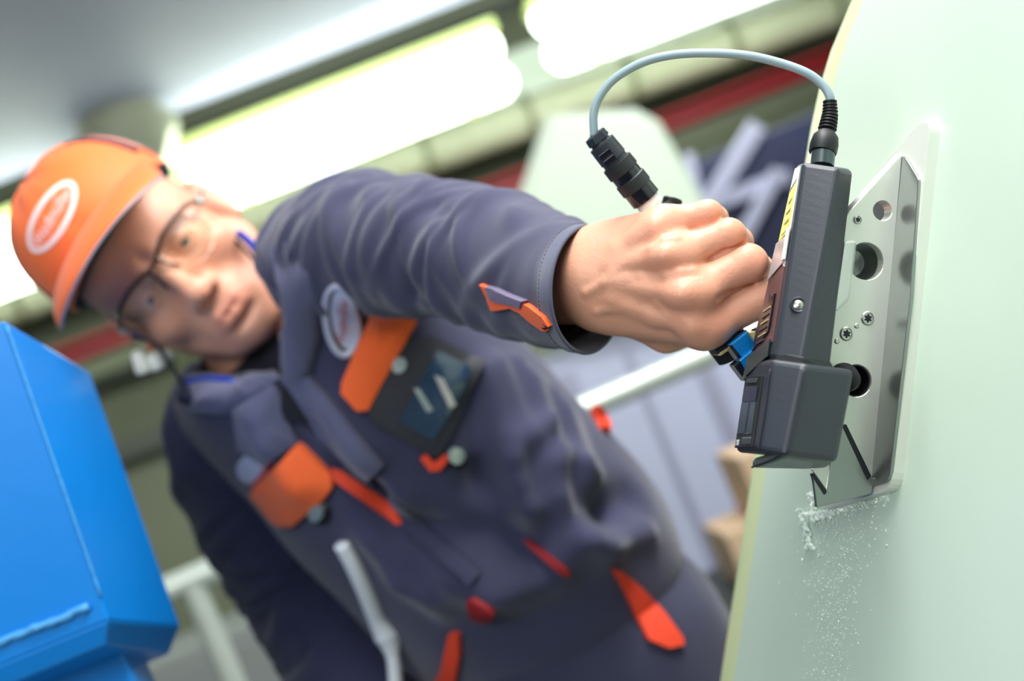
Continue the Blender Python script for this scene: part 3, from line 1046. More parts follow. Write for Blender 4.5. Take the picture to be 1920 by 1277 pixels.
# white docking bar between unit and bracket, and the probe nose in the lower bore
V, Fc = hexa([px(x, y, d) for x, y, d in ((1584, 452, .690), (1603, 450, .704), (1590, 560, .704), (1566, 584, .688))] +
             [px(x, y, d) for x, y, d in ((1586, 452, .722), (1607, 452, .726), (1594, 562, .726), (1568, 586, .720))])
mesh('docking_bar', V, Fc, m_white, dv, smooth=False, bevel=.0015, bseg=2)
a = px(1582, 708, .688)
b = hole(1604, 714, 30)[1] + bu * .006
V, Fc = lathe(a, b, [(0, .0086), (.012, .0078), (np.linalg.norm(b - a) * .9, .0068), (np.linalg.norm(b - a), .005)], 24)
mesh('probe_nose', V, Fc, m_rubber, dv, sharp=40)
# strain relief, collar, ring on top of the unit
top = px(1541, 306, .680 + tilt(306))
sr = [top, px(1545, 272, .682 + tilt(290)), px(1551, 243, .683 + tilt(270)), px(1556, 215, .683 + tilt(250)), px(1556, 188, .683 + tilt(240))]
V, Fc = lathe(top - np.array([0, .002, 0]), sr[1], [(0, 23 * .000307), (.0085, 23 * .000307)], 28)
mesh('metal_ring', V, Fc, m_ring, dv, sharp=40)
V, Fc = lathe(px(1542, 287, .681 + tilt(290)), sr[2], [(0, .0080), (.0012, .0084), (.006, .0084), (.0105, .0076), (.0125, .0060), (.0138, .0052)], 28)
mesh('collar', V, Fc, m_rubber, dv, sharp=40)
Pp = spline(np.array(sr[2:]), 64)
V, Fc = tube(Pp, np.interp(np.arange(64), [0, 63], [.0050, .0036]) * (1 + .13 * np.sign(np.sin(np.arange(64) * 2 * np.pi / 7.2))), 20)
mesh('strain_relief', V, Fc, m_rubber, dv, sharp=30)
cab = [(1556, 200, .715), (1556, 182, .715), (1543, 160, .717), (1513, 137, .72), (1462, 118, .725), (1400, 104, .73), (1330, 99.5, .737), (1262, 103, .744), (1203, 118, .75), (1152, 148, .755), (1124, 182, .758), (1113, 215, .76), (1114, 256, .762)]
cab = [(x, y, d + (0 if i > 5 else (sr[-1][2] - .715) * (1 - i / 6))) for i, (x, y, d) in enumerate(cab)]
V, Fc = tube(spline([px(*p) for p in cab], 110), .0027, 18)
mesh('cable', V, Fc, m_cable, dv)
# plug (axis points into the fist)
k0 = px(1114, 252, .762)
k1 = px(1243, 413, .776)
L_ = np.linalg.norm(k1 - k0)
s = .76 / F
def seg(name, t0, t1, prof, mat, n=36, ridges=None, parent=dv):
    V, Fc = lathe(k0, k1, [(t * s, r_ * s) for t, r_ in prof], n, ridges=ridges)
    return mesh(name, V, Fc, mat, parent, sharp=35)
seg('gland_nut', 0, 16, [(0, 17), (1, 22), (15, 23.5), (17, 20)], m_black, 6)
seg('gland_ring', 0, 0, [(16, 19), (21, 21), (22, 20)], m_rubber)
seg('plug_body', 0, 0, [(20, 20), (22, 26.5), (58, 27.5), (59, 25.5), (72, 26)], m_black)
seg('front_knurl', 0, 0, [(66, 25), (68, 30.5), (90, 31), (92, 28)], m_knurl, 60, .02)
seg('lock_ring', 0, 0, [(91, 28.5), (108, 29)], m_blackg)
seg('rear_knurl', 0, 0, [(106, 28.5), (108, 31), (130, 31), (131, 29)], m_knurl, 60, .02)
seg('socket_ring', 0, 0, [(130, 29), (158, 29.5), (159, 26)], m_blackg)
seg('white_collar', 0, 0, [(157, 24), (174, 25), (176, 20)], m_white)
dk = unit(k1 - k0)
for q in (36, 50):
    cpt = k0 + dk * (q + 3) * s
    side = unit(np.cross(dk, np.cross(np.array([-.35, -.25, -1]), dk)))
    V, Fc = boxf(cpt + side * 25.2 * s, dk, np.cross(dk, side), side, 10 * s, 26 * s, 6 * s)
    mesh('flat', V, Fc, m_blackg, dv, smooth=False, bevel=.0003)
# grip: through the fist from the plug to the trigger end
g0, g1 = px(1225, 392, .780), px(1378, 668, .790)
Lg = np.linalg.norm(g1 - g0)
V, Fc = lathe(g0, g1, [(0, .011), (.004, .0135), (Lg - .01, .0135), (Lg, .012)], 32)
mesh('grip', V, Fc, m_rubber, dv, sharp=40)
gd = unit(g1 - g0)
V, Fc = lathe(px(1258, 386, .792), px(1262, 372, .792), [(0, .0065), (.0045, .0065), (.0052, .0058)], 24)
mesh('cap_button', V, Fc, m_rubber, dv, sharp=40)
def block(name, pts, dep, th, mat, bevel=.0008):
    V, Fc = prism([px(x, y, dep) for x, y in pts], (0, 0, th))
    return mesh(name, V, Fc, mat, dv, smooth=False, bevel=bevel, bseg=2)
block('flange', ((1341, 656), (1346, 641), (1400, 618), (1404, 628), (1368, 650), (1352, 667)), .742, .03, m_rubber)
block('flange_lip', ((1346, 667), (1352, 660), (1368, 650), (1366, 657), (1352, 667)), .7415, .02, m_gold, .0002)
block('trigger', ((1366, 648), (1402, 620), (1424, 648), (1389, 673)), .728, .018, m_trigger)
block('trigger_edge', ((1366, 648), (1372, 646), (1392, 671), (1386, 675)), .727, .016, m_blackg, .0003)
block('trigger_guard', ((1386, 676), (1428, 640), (1424, 690), (1404, 712)), .722, .018, m_trigger)
block('guard_edge', ((1376, 686), (1387, 676), (1405, 708), (1399, 716)), .721, .017, m_blackg, .0004)
block('contact_block', ((1402, 622), (1416, 620), (1428, 640), (1420, 646)), .722, .012, m_gold)
block('contact_tip', ((1416, 618), (1428, 612), (1434, 632), (1426, 640)), .72, .014, m_blackg)

# ------------------------------------------------------------------ the worker
m_skin = M('skin', (216, 158, 132), .44, sss=.12, sssr=(.008, .003, .0015), bump=.55, bscale=420, bdist=.0005, var=.10, vscale=28, attr='tint', spec=.45)
m_jacket = M('jacket_fabric', (46, 47, 77), .85, var=.05, vscale=20, weave=520, bump=.25, bscale=26, bdist=.003, sheen=.25)
m_collar = M('collar_fabric', (78, 80, 108), .85, var=.05, vscale=20, weave=520, sheen=.25)
m_orange = M('orange_fabric', (240, 98, 38), .75, var=.06, vscale=30, weave=420, bump=.2, bscale=40, bdist=.002, sheen=.15)
m_piping = M('red_orange_piping', (222, 66, 36), .7, weave=420)
m_darkred = M('dark_red_piping', (140, 22, 26), .7)
m_cap = M('cap_orange', (248, 112, 48), .62, var=.04, vscale=20, bump=.12, bscale=50, bdist=.002, sheen=.15)
m_capnavy = M('cap_navy', (26, 30, 52), .7, weave=400)
m_capgrey = M('reflective_grey', (150, 152, 168), .35, metal=.3)
m_patch = M('emblem_white', (250, 226, 222), .6)
m_silverp = M('emblem_silver', (196, 196, 216), .4, metal=.2)
m_redtxt = M('emblem_red', (190, 90, 100), .6)
m_holder = M('holder_black', (28, 30, 42), .55, weave=300)
m_clear = M('clear_pocket', (40, 62, 86), .1, coat=.8, var=.5, vscale=40)
m_snap = M('snap_metal', (176, 190, 190), .3, metal=.6)
m_hole = M('dark_cloth_and_shadow', (18, 19, 30), .9)  # near-black for stitches and soles, also for painted collar shadow
m_frame = M('spectacle_black', (18, 18, 22), .25, coat=.4)
m_lens = thin_glass('spectacle_lens', (254, 254, 251))
m_blueclip = M('blue_plastic', (20, 52, 150), .35)
m_plug = M('foam_white', (238, 240, 232), .6)
m_plugr = M('plug_red', (206, 50, 40), .5)
m_eye = M('eye_white', (214, 208, 200), .15, coat=.5)
m_iris = M('iris_grey', (52, 56, 58), .15, coat=.5)
m_brow = M('brow_hair', (86, 58, 44), .8)
m_boot = M('boot_leather', (34, 32, 32), .5, bump=.2, bscale=120)
m_cord = M('cord_dark', (24, 30, 44), .5)
m_whitecord = M('white_strap', (222, 226, 232), .6)

# ---- head frame: x his left, y crown, z face
EYE = px(310, 507, 1.165)
hf = unit(np.array([.277, -.056, -.96]) + .10 * np.array([-.49, -.87, 0]) + .02 * np.array([.86, -.51, 0]))
hy = np.array([-.86, .51, 0])
hy = unit(hy - hf * (hy @ hf))
hx = np.cross(hy, hf)
if hx[0] < 0:
    hx = -hx
HR = np.stack([hx, hy, hf])
HO = EYE - hf * .078
def H(v):
    return HO + np.asarray(v, float) @ HR
NECK0 = H((0, -.085, -.035))
NK = px(478, 650, 1.285)
nk_h = (NK - HO) @ HR.T

def head_sdf(P):
    q = P
    ax = q.copy()
    ax[:, 0] = np.abs(ax[:, 0])
    d = ell(q, (0, .034, -.016), (.076, .090, .096))
    d = smin(d, ell(q, (0, .036, .03), (.062, .050, .054)), .03)
    d = smin(d, ell(q, (0, -.035, .026), (.057, .066, .056)), .03)
    d = smin(d, cone(ax, (.056, -.050, .000), (.030, -.092, .052), .020, .017), .03)
    d = smin(d, ell(q, (0, -.098, .064), (.030, .020, .022)), .025)
    d = smin(d, ell(q, (0, -.104, .072), (.017, .013, .013)), .014)
    d = smin(d, ell(ax, (.044, -.028, .056), (.022, .018, .021)), .022)
    d = smin(d, ell(q, (0, -.070, .070), (.030, .024, .024)), .02)
    d = smin(d, cone(ax, (.012, .016, .084), (.046, .016, .068), .0095, .0095), .016)
    d = smax(d, -ell(ax, (.032, -.001, .096), (.019, .013, .017)), .014)
    # lids and lid slit
    d = smin(d, ell(ax, (.032, .001, .0685), (.0158, .0150, .0152)), .004)
    d = smax(d, -cone(ax, (.022, -.0035, .085), (.042, -.0030, .081), .0036, .0034), .002)
    # nose
    n = cone(q, (0, .006, .086), (0, -.029, .103), .0080, .0100)
    n = smin(n, ell(q, (0, -.036, .106), (.0120, .0110, .0120)), .010)
    n = smin(n, ell(ax, (.0132, -.040, .095), (.0085, .0085, .011)), .007)
    n = smax(n, -ell(ax, (.0066, -.0475, .099), (.0038, .004, .006)), .003)
    d = smin(d, n, .011)
    # lips
    up = smin(cone(ax, (0, -.0655, .0935), (.012, -.0655, .0905), .0052, .0048), cone(ax, (.012, -.0655, .0905), (.027, -.0705, .080), .0050, .0030), .004)
    lw = smin(cone(ax, (0, -.0770, .0915), (.013, -.0758, .088), .0066, .0058), cone(ax, (.013, -.0758, .088), (.026, -.0720, .080), .0058, .0030), .004)
    d = smin(d, up, .005)
    d = smin(d, lw, .006)
    d = smax(d, -cone(ax, (0, -.0712, .0972), (.027, -.0716, .0822), .0012, .0010), .003)
    d = smax(d, -cone(q, (0, -.0575, .099), (0, -.0625, .099), .0022, .0022), .004)
    # folds beside nose and mouth
    d = smax(d, -cone(ax, (.021, -.046, .096), (.034, -.070, .0835), .0018, .0016), .008)
    d = smax(d, -ell(q, (0, -.088, .091), (.018, .0035, .005)), .008)
    # ears
    e = ell(ax, (.079, -.008, -.012), (.0085, .031, .019), np.array([[.93, 0, .36], [0, 1, 0], [-.36, 0, .93]]))
    e = smin(e, cone(ax, (.081, .016, -.016), (.080, -.034, -.004), .006, .006), .006)
    e = smax(e, -ell(ax, (.090, -.006, -.006), (.006, .017, .009)), .004)
    d = smin(d, e, .006)
    # neck
    d = smin(d, cone(q, (0, -.055, -.036), nk_h + np.array([0, 0, -.02]), .047, .054), .018)
    return d
hv, hq = sdf_mesh(head_sdf, (-.13, -.30, -.18), (.13, .14, .14), .0022, smooth=1)
def bump_at(c, r):
    return np.exp(-(((hv - np.asarray(c)) / np.asarray(r)) ** 2).sum(1))
a_ = np.abs(hv[:, 0])
tint = np.ones((len(hv), 3))
def tone(wt, col):
    global tint
    tint = tint * (1 - wt[:, None]) + tint * np.array(col) * wt[:, None]
face = hv[:, 2] > .03
lip = np.clip(1.6 * np.exp(-((hv[:, 1] + .0715) / .0085) ** 4 - (a_ / .022) ** 4), 0, 1) * (hv[:, 2] > .078)
tone(lip, (.92, .76, .78))
tone(np.clip(.8 * (np.exp(-((hv[:, 1] + .095) / .026) ** 4) * (hv[:, 1] < -.05) * (hv[:, 2] > -.01)), 0, 1) * (1 - lip) * .45, (.72, .72, .74))
tone(np.exp(-((hv[:, 1] + .058) / .005) ** 2 - (a_ / .022) ** 4) * face * .35, (.66, .6, .58))
brow = np.exp(-((hv[:, 1] - (.0165 + .08 * (a_ - .012) - 1.6 * (a_ - .03) ** 2)) / .0042) ** 2) * np.exp(-((a_ - .032) / .021) ** 6) * face
tone(np.clip(brow * .8, 0, 1), (.42, .33, .29))
for s_ in (-1, 1):
    tone(bump_at((s_ * .045, -.03, .07), (.02, .018, .03)) * .4, (1.0, .80, .78))
    tone(bump_at((s_ * .032, -.014, .085), (.016, .006, .02)) * .3, (.80, .70, .70))
tone(bump_at((0, -.042, .11), (.014, .013, .02)) * .4, (1.0, .78, .76))
# cropped hair at the temples and nape
hair = np.clip((-hv[:, 2] + .012) / .02, 0, 1) * np.clip((hv[:, 1] + .055) / .03, 0, 1) * (a_ < .081)
tone(hair * .9, (.30, .25, .22))

# ---- hands
def fingers(P, chains, k=.006):
    d = None
    for ch in chains:
        c = None
        for i in range(len(ch) - 1):
            e = cone(P, ch[i][0], ch[i + 1][0], ch[i][1], ch[i + 1][1])
            c = e if c is None else smin(c, e, .004)
        d = c if d is None else smin(d, c, .0012)
    return d
def J(x, y, d, r):
    return (px(x, y, d), r)
W0 = px(1040, 520, .832)
W1 = px(1112, 521, .790)
MC = [J(1243, 421, .757, .0118), J(1266, 480, .746, .0130), J(1298, 550, .741, .0138), J(1318, 612, .748, .0134)]
FG = [
    [J(1243, 421, .757, .0106), J(1328, 402, .751, .0086), J(1341, 410, .776, .0080), J(1296, 434, .797, .0068)],
    [J(1266, 480, .746, .0120), J(1366, 442, .743, .0104), J(1384, 454, .771, .0092), J(1330, 484, .800, .0078)],
    [J(1298, 550, .741, .0126), J(1403, 494, .739, .0116), J(1422, 508, .770, .0100), J(1365, 545, .803, .0082)],
    [J(1318, 612, .748, .0128), J(1424, 560, .745, .0118), J(1456, 550, .766, .0100), J(1462, 560, .785, .0084)],
]
TH_ = [J(1150, 575, .800, .0150), J(1250, 622, .795, .0135), J(1345, 604, .796, .0115), J(1440, 522, .790, .0095)]
def hand_base(P):
    d = ell(P, px(1112, 521, .792), (.034, .029, .022), None)
    d = cone(P, W0, W1, .0335, .0300)
    q = P.copy()
    # flatten the wrist in depth
    for (c, r), (s0, r0) in zip(MC, ((px(1125, 470, .785), .0155), (px(1122, 497, .778), .0165), (px(1118, 530, .777), .0165), (px(1118, 566, .783), .0165))):
        d = smin(d, cone(P, s0, c, r0, r - .0005), .012)
    d = smin(d, cone(P, px(1160, 480, .785), px(1262, 470, .772), .017, .014), .02)
    d = smin(d, cone(P, px(1170, 560, .788), px(1300, 590, .770), .020, .015), .02)
    d = smin(d, cone(P, px(1180, 530, .780), px(1280, 530, .768), .018, .015), .02)
    f = fingers(P, FG)
    d = smin(d, f, .007)
    t = None
    for i in range(3):
        e = cone(P, TH_[i][0], TH_[i + 1][0], TH_[i][1], TH_[i + 1][1])
        t = e if t is None else smin(t, e, .005)
    d = smin(d, t, .008)
    # knuckle heads
    for (x, y, dep, r) in ((1236, 424, .7495, .0080), (1262, 482, .7360, .0088), (1298, 553, .7305, .0098), (1322, 618, .7375, .0095)):
        d = smin(d, ell(P, px(x, y, dep), (r * 1.5, r, r)), .012)
    return d
def on_hand(x, y, sink):
    """first point of the bare hand under a pixel, pushed in by sink metres"""
    t = np.arange(.70, .83, .0006)
    v = hand_base(np.array([px(x, y, k) for k in t]).astype(f4))
    i = np.argmax(v < 0)
    return px(x, y, t[i] + sink)
VEIN = []
for pts, r, sink in ((((1150, 498), (1195, 490), (1245, 478)), .0032, .0024), (((1150, 530), (1215, 540), (1280, 552)), .0034, .0024), (((1160, 470), (1195, 448), (1228, 428)), .0028, .0022),
                     (((1150, 562), (1230, 590), (1298, 612)), .0034, .0024),
                     (((1100, 548), (1135, 530), (1175, 522), (1205, 518), (1232, 522), (1252, 516)), .0019, .0006), (((1135, 530), (1152, 512), (1172, 498), (1200, 476), (1222, 468)), .0017, .0006),
                     (((1205, 518), (1222, 540), (1236, 566), (1258, 590), (1284, 598)), .0018, .0006), (((1120, 584), (1140, 578), (1176, 574), (1210, 580), (1246, 604)), .0017, .0006),
                     (((1250, 516), (1276, 512), (1300, 508)), .0014, .0006), (((1222, 468), (1246, 452), (1268, 448)), .0014, .0006)):
    Q_ = [on_hand(x, y, sink) for x, y in pts]
    VEIN += [(Q_[i], Q_[i + 1], r, .009 if r > .0025 else .0038) for i in range(len(Q_) - 1)]
CREASE = [[on_hand(x, y, .0004) for x, y in pts] for pts in (((1296, 430), (1320, 425), (1350, 412)), ((1330, 484), (1358, 470), (1394, 456)), ((1346, 560), (1374, 546), (1408, 534)))]
def hand_sdf(P):
    d = hand_base(P)
    for q in CREASE:
        for i in range(2):
            d = smax(d, -cone(P, q[i], q[i + 1], .0011, .0015), .0022)
    for a, b, r, k in VEIN:
        d = smin(d, cone(P, a, b, r, r), k)
    return d
hlo = np.min([px(1030, 700, .84), px(1030, 350, .84), px(1480, 700, .72), px(1480, 350, .84)], 0)
av, aq = sdf_mesh(hand_sdf, (.018, -.030, .712), (.192, .092, .872), .00125, smooth=1)
at = np.ones((len(av), 3))
def atone(c, r, wt, col):
    global at
    g = np.exp(-(((av - c) / r) ** 2).sum(1))[:, None] * wt
    at = at * (1 - g) + at * np.array(col) * g
for (x, y, dep) in ((1240, 424, .745), (1268, 482, .733), (1303, 552, .728), (1326, 616, .735), (1345, 396, .745), (1392, 434, .735), (1432, 486, .732)):
    atone(px(x, y, dep), .014, .5, (1.0, .80, .78))
atone(px(1150, 560, .77), np.array([.035, .02, .03]), .35, (.88, .80, .74))

# ---- right arm hand (hangs out of the frame below)
RH = px(770, 1450, 1.29)
rd = unit(np.array([.32, -.86, .05]))
rn = unit(np.array([.2, .1, -1.0]) - rd * (np.array([.2, .1, -1.0]) @ rd))
rs = np.cross(rd, rn)
def rp(a, b, c):
    return RH + rd * a + rs * b + rn * c
rch = []
for i, (o, l, r) in enumerate(((-.031, .085, .0085), (-.010, .098, .0095), (.011, .094, .0095), (.031, .075, .0082))):
    rch.append([(rp(.085, o, 0), r + .001), (rp(.085 + l * .5, o * 1.08, -.006), r), (rp(.085 + l * .8, o * 1.05, -.024), r - .001), (rp(.085 + l * .95, o, -.044), r - .002)])
def rhand_sdf(P):
    d = cone(P, rp(-.08, 0, 0), rp(0, 0, 0), .028, .027)
    for o in (-.028, -.009, .010, .028):
        d = smin(d, cone(P, rp(.005, o * .6, 0), rp(.085, o, 0), .015, .012), .012)
    d = smin(d, fingers(P, rch), .006)
    t = smin(cone(P, rp(.02, -.02, -.01), rp(.06, -.052, -.016), .015, .012), cone(P, rp(.06, -.052, -.016), rp(.11, -.05, -.03), .012, .008), .005)
    return smin(d, t, .008)
rv, rq = sdf_mesh(rhand_sdf, RH - .22, RH + .22, .0028)
# inner trunk and arms hidden in the clothes tie head and hands into one body
LS, RS = px(640, 486, 1.13), px(420, 810, 1.35)
PEL = px(1080, 1265, 1.30)
EL = px(850, 470, .965)
ER = px(578, 1110, 1.37)
def trunk_sdf(P):
    bk = np.array([.02, -.02, .055])
    d = cone(P, LS + bk * .6, RS + bk, .045, .045)
    d = smin(d, cone(P, (LS + RS) / 2 + np.array([.04, -.05, .06]), PEL, .08, .09), .03)
    d = smin(d, cone(P, (LS + RS) / 2 + bk, NK + bk * .5, .045, .045), .02)
    d = smin(d, cone(P, LS + np.array([.0, -.01, .03]), EL, .036, .032), .02)
    d = smin(d, cone(P, EL, W0, .032, .028), .01)
    d = smin(d, cone(P, RS, ER, .042, .036), .03)
    return smin(d, cone(P, ER, rp(-.07, 0, .0), .034, .026), .01)
tv, tq = sdf_mesh(trunk_sdf, (-.55, -.65, .78), (.25, .22, 1.55), .012)
V, Fc = merge((H(hv), hq.tolist()), (av, aq.tolist()), (rv, rq.tolist()), (tv, tq.tolist()))
T_ = np.concatenate([tint, at, np.ones((len(rv) + len(tv), 3))])
foot = np.array([.02, 1.34, 0.0])
person = mesh('person', V, Fc, m_skin, tint=T_, org=foot, label='man in orange cap and navy work suit leaning to grip the device', cat='person')

# eyes
for s_ in (-1, 1):
    c = H((s_ * .032, .001, .0680))
    g = unit(.90 * hf + .10 * hx - .42 * hy)
    pr = [(.0133 * (1 - math.cos(a)), .0133 * math.sin(a) + 1e-5) for a in np.linspace(0, math.pi, 14)]
    V, Fc = lathe(c + g * .0133, c - g, pr, 20)
    ev = mesh('eye', V, Fc, m_eye, person)
    pr = [(0, 1e-5), (.0004, .003), (.0012, .0056), (.0018, .0058)]
    V, Fc = lathe(c + g * .0139, c - g, pr, 20)
    mesh('iris', V, Fc, m_iris, ev)

# ---- cap
cap = empty('safety_cap', toW(H((0, .06, 0))), 'orange bump cap with a white oval emblem and short arched peak')
cap.parent = person
cap.location = Vector(toW(H((0, .06, 0))) - ORG[person.name])
del cap['label']
def dome(th, ph, k=0.):
    """th: 0 at the rim .. 1 crown; ph: around, 0 = front"""
    a = th * np.pi / 2
    e = .78
    rr = np.cos(a) ** e
    yy = np.sin(a) ** .86
    front = np.cos(ph)
    rx_, rz_ = .0885 + k, np.where(front > 0, .103, .116) + k
    y0 = .052 + .012 * front
    top = .156 + k
    return np.stack([rx_ * rr * np.sin(ph), y0 + (top - y0) * yy + .004 * np.sin(2 * ph) * 0, rz_ * rr * front * (1 - .10 * th) - .006], -1)
NT, NP = 22, 64
tt, pp_ = np.meshgrid(np.linspace(0, .985, NT), np.linspace(0, 2 * np.pi, NP, endpoint=False), indexing='ij')
D = dome(tt, pp_)
# six panel seams and a gathered crown rim
seamd = np.abs(((pp_ / (2 * np.pi) * 6 + .5) % 1) - .5)
nrm_ = D - np.array([0, .05, -.006])
nrm_ /= np.linalg.norm(nrm_, axis=-1, keepdims=True)
D = D + nrm_ * (.0016 * np.sin(pp_ * 9 + 3 * tt) * np.clip(tt - .3, 0, 1) * 2.2)[..., None] - nrm_ * (.0018 * np.exp(-(seamd / .03) ** 2))[..., None]
Dv = D.reshape(-1, 3)
Fc = [(i * NP + j, i * NP + (j + 1) % NP, (i + 1) * NP + (j + 1) % NP, (i + 1) * NP + j) for i in range(NT - 1) for j in range(NP)]
Fc += [tuple((NT - 1) * NP + j for j in range(NP))]
mesh('crown', H(Dv), Fc, m_cap, cap, solid=.002)
captree = bvh(H(dome(tt, pp_, .001)).reshape(-1, 3), Fc)
# peak
NA, NB = 28, 10
pk = []
for i in range(NA):
    s_ = -1 + 2 * i / (NA - 1)
    ph = s_ * 1.18
    b = dome(np.array(.06), np.array(ph))
    lat = s_ * .086
    e = np.array([lat - .006, .0640 - 1.7 * (lat + .012) ** 2, .090 + .080 * math.sqrt(max(0, 1 - (abs(s_) * .97) ** 2.4))])
    for j in range(NB):
        t = j / (NB - 1)
        m_ = b * (1 - t) + e * t
        m_[1] += .010 * math.sin(t * math.pi) * (1 - .5 * s_ * s_)
        pk.append(m_)
pk = np.array(pk)
Fc = [(i * NB + j, i * NB + j + 1, (i + 1) * NB + j + 1, (i + 1) * NB + j) for i in range(NA - 1) for j in range(NB - 1)]
mesh('peak', H(pk), Fc, m_cap, cap, solid=.0035)
V, Fc = tube(H(pk.reshape(NA, NB, 3)[:, -1] + np.array([0, -.0012, .0012])), .0013, 8)
mesh('peak_piping', V, Fc, m_capgrey, cap)
# navy side mesh with grey tabs, navy sweat band
def dome_quad(name, t0, t1, p0, p1, mat, lift, th=.0012):
    a, b = np.meshgrid(np.linspace(t0, t1, 6), np.linspace(p0, p1, 10), indexing='ij')
    A, B = dome(a, b, lift).reshape(-1, 3), dome(a, b, lift - th).reshape(-1, 3)
    V = np.r_[A, B]
    F_ = []
    for o in (0, 60):
        F_ += [(o + i * 10 + j, o + i * 10 + j + 1, o + (i + 1) * 10 + j + 1, o + (i + 1) * 10 + j) for i in range(5) for j in range(9)]
    bd = [j for j in range(10)] + [i * 10 + 9 for i in range(1, 6)] + [50 + j for j in range(8, -1, -1)] + [i * 10 for i in range(4, 0, -1)]
    F_ += [(bd[k], bd[(k + 1) % len(bd)], 60 + bd[(k + 1) % len(bd)], 60 + bd[k]) for k in range(len(bd))]
    return mesh(name, H(V), F_, mat, cap)
for s_ in (-1, 1):
    dome_quad('side_mesh', .12, .62, s_ * 1.22, s_ * 1.42, m_capnavy, .0022)
    dome_quad('side_panel', .06, .50, s_ * 1.42, s_ * 2.1, m_cap, .0026)
    dome_quad('reflective_tab', .06, .52, s_ * 1.58, s_ * 1.80, m_capgrey, .0036)
a, b = np.meshgrid(np.linspace(-.10, .03, 4), np.linspace(0, 2 * np.pi, 48, endpoint=False), indexing='ij')
Sb = dome(np.maximum(a, 0), b, -.003)
Sb[..., 1] += np.minimum(a, 0) * .08 + .004
Sb[..., 0] *= .985
Fc = [(i * 48 + j, i * 48 + (j + 1) % 48, (i + 1) * 48 + (j + 1) % 48, (i + 1) * 48 + j) for i in range(3) for j in range(48)]
mesh('sweat_band', H(Sb.reshape(-1, 3)), Fc, m_capnavy, cap, solid=.002)
# emblem: oval ring with lettering, laid on the crown along the face direction
def on_cap(xy, cx, cy, lift):
    out = []
    for x, y in xy:
        o = toW(H((cx + x, cy + y, .4)))
        h, n, _, _ = captree.ray_cast(Vector(o), Vector(wv(-hf)))
        if h is None:
            out.append(H((cx + x, cy + y, .02)))
        else:
            out.append(fromW(np.array(h)) + hf * lift)
    return np.array(out)
V, Fc = ring_band(72, .039, .0165, .0050)
V = on_cap(V, -.008, .1135, .0012)
V2 = np.r_[V, V - hf * .001]
n_ = len(V)
F2 = [tuple(f) for f in Fc] + [tuple(i + n_ for i in f) for f in Fc]
k = n_ // 2
F2 += [(j, (j + 1) % k, n_ + (j + 1) % k, n_ + j) for j in range(k)] + [(k + j, k + (j + 1) % k, n_ + k + (j + 1) % k, n_ + k + j) for j in range(k)]
em = mesh('emblem_ring', V2, F2, m_patch, cap, smooth=False)
tvx, tfx = text_2d('Weidmüller')
V = on_cap(np.c_[tvx[:, 0] * .064, tvx[:, 1] * .078], -.008, .1135, .0014)
mesh('emblem_lettering', V, tfx, m_patch, cap, smooth=False, recalc=False)

# ---- spectacles
sp = empty('safety_glasses', toW(H((0, .0, .09))))
sp.parent = person
sp.location = Vector(toW(H((0, .0, .09))) - ORG[person.name])
rim = spline([(-.0735, .006, .052), (-.062, .0155, .079), (-.034, .0195, .0985), (-.010, .0145, .1055), (0, .0125, .1065), (.010, .0145, .1055), (.034, .0195, .0985), (.062, .0155, .079), (.0735, .006, .052)], 60)
V, Fc = tube(H(rim), .0021, 10)
mesh('top_rim', V, Fc, m_frame, sp)
for s_ in (-1, 1):
    tp = spline([(s_ * .0735, .006, .052), (s_ * .0795, .006, .03), (s_ * .083, .006, -.01), (s_ * .083, -.008, -.03)], 20)
    V, Fc = tube(H(tp), .0017, 8)
    mesh('temple', V, Fc, m_frame, sp)
    V, Fc = lathe(H((s_ * .0715, .005, .060)), H((s_ * .078, .005, .064)), [(0, .003), (.004, .0042), (.006, .0036), (.0065, 1e-4)], 16)
    mesh('hinge', V, Fc, m_snap, sp)
    a = np.linspace(0, 1, 14)
    ur = spline([(s_ * .0085, .0150, .1055), (s_ * .034, .0190, .0985), (s_ * .062, .015, .079), (s_ * .0720, .005, .055)], 14)
    lr = spline([(s_ * .0145, -.012, .1035), (s_ * .034, -.029, .0975), (s_ * .058, -.024, .0805), (s_ * .0720, -.006, .055)], 14)
    L6 = np.array([ur * (1 - t) + lr * t + np.array([0, 0, .003 * math.sin(t * math.pi)]) for t in np.linspace(0, 1, 7)])
    Fc = [(i * 14 + j, i * 14 + j + 1, (i + 1) * 14 + j + 1, (i + 1) * 14 + j) for i in range(6) for j in range(13)]
    mesh('lens', H(L6.reshape(-1, 3)), Fc, m_lens, sp, solid=.0012)
    V, Fc = tube(H(spline([(s_ * .007, .013, .105), (s_ * .0085, .004, .100), (s_ * .0125, -.010, .0955)], 10)), .0016, 8)
    mesh('nose_pad', V, Fc, m_frame, sp)
# blue side shield on his right
a, b = np.meshgrid(np.linspace(0, 1, 5), np.linspace(0, 1, 6), indexing='ij')
S_ = np.stack([-.0715 - .006 * b, .012 - .030 * a + .010 * b * (a - .5), .060 - .035 * b], -1).reshape(-1, 3)
Fc = [(i * 6 + j, i * 6 + j + 1, (i + 1) * 6 + j + 1, (i + 1) * 6 + j) for i in range(4) for j in range(5)]
mesh('side_shield', H(S_), Fc, m_blueclip, sp, solid=.0015)

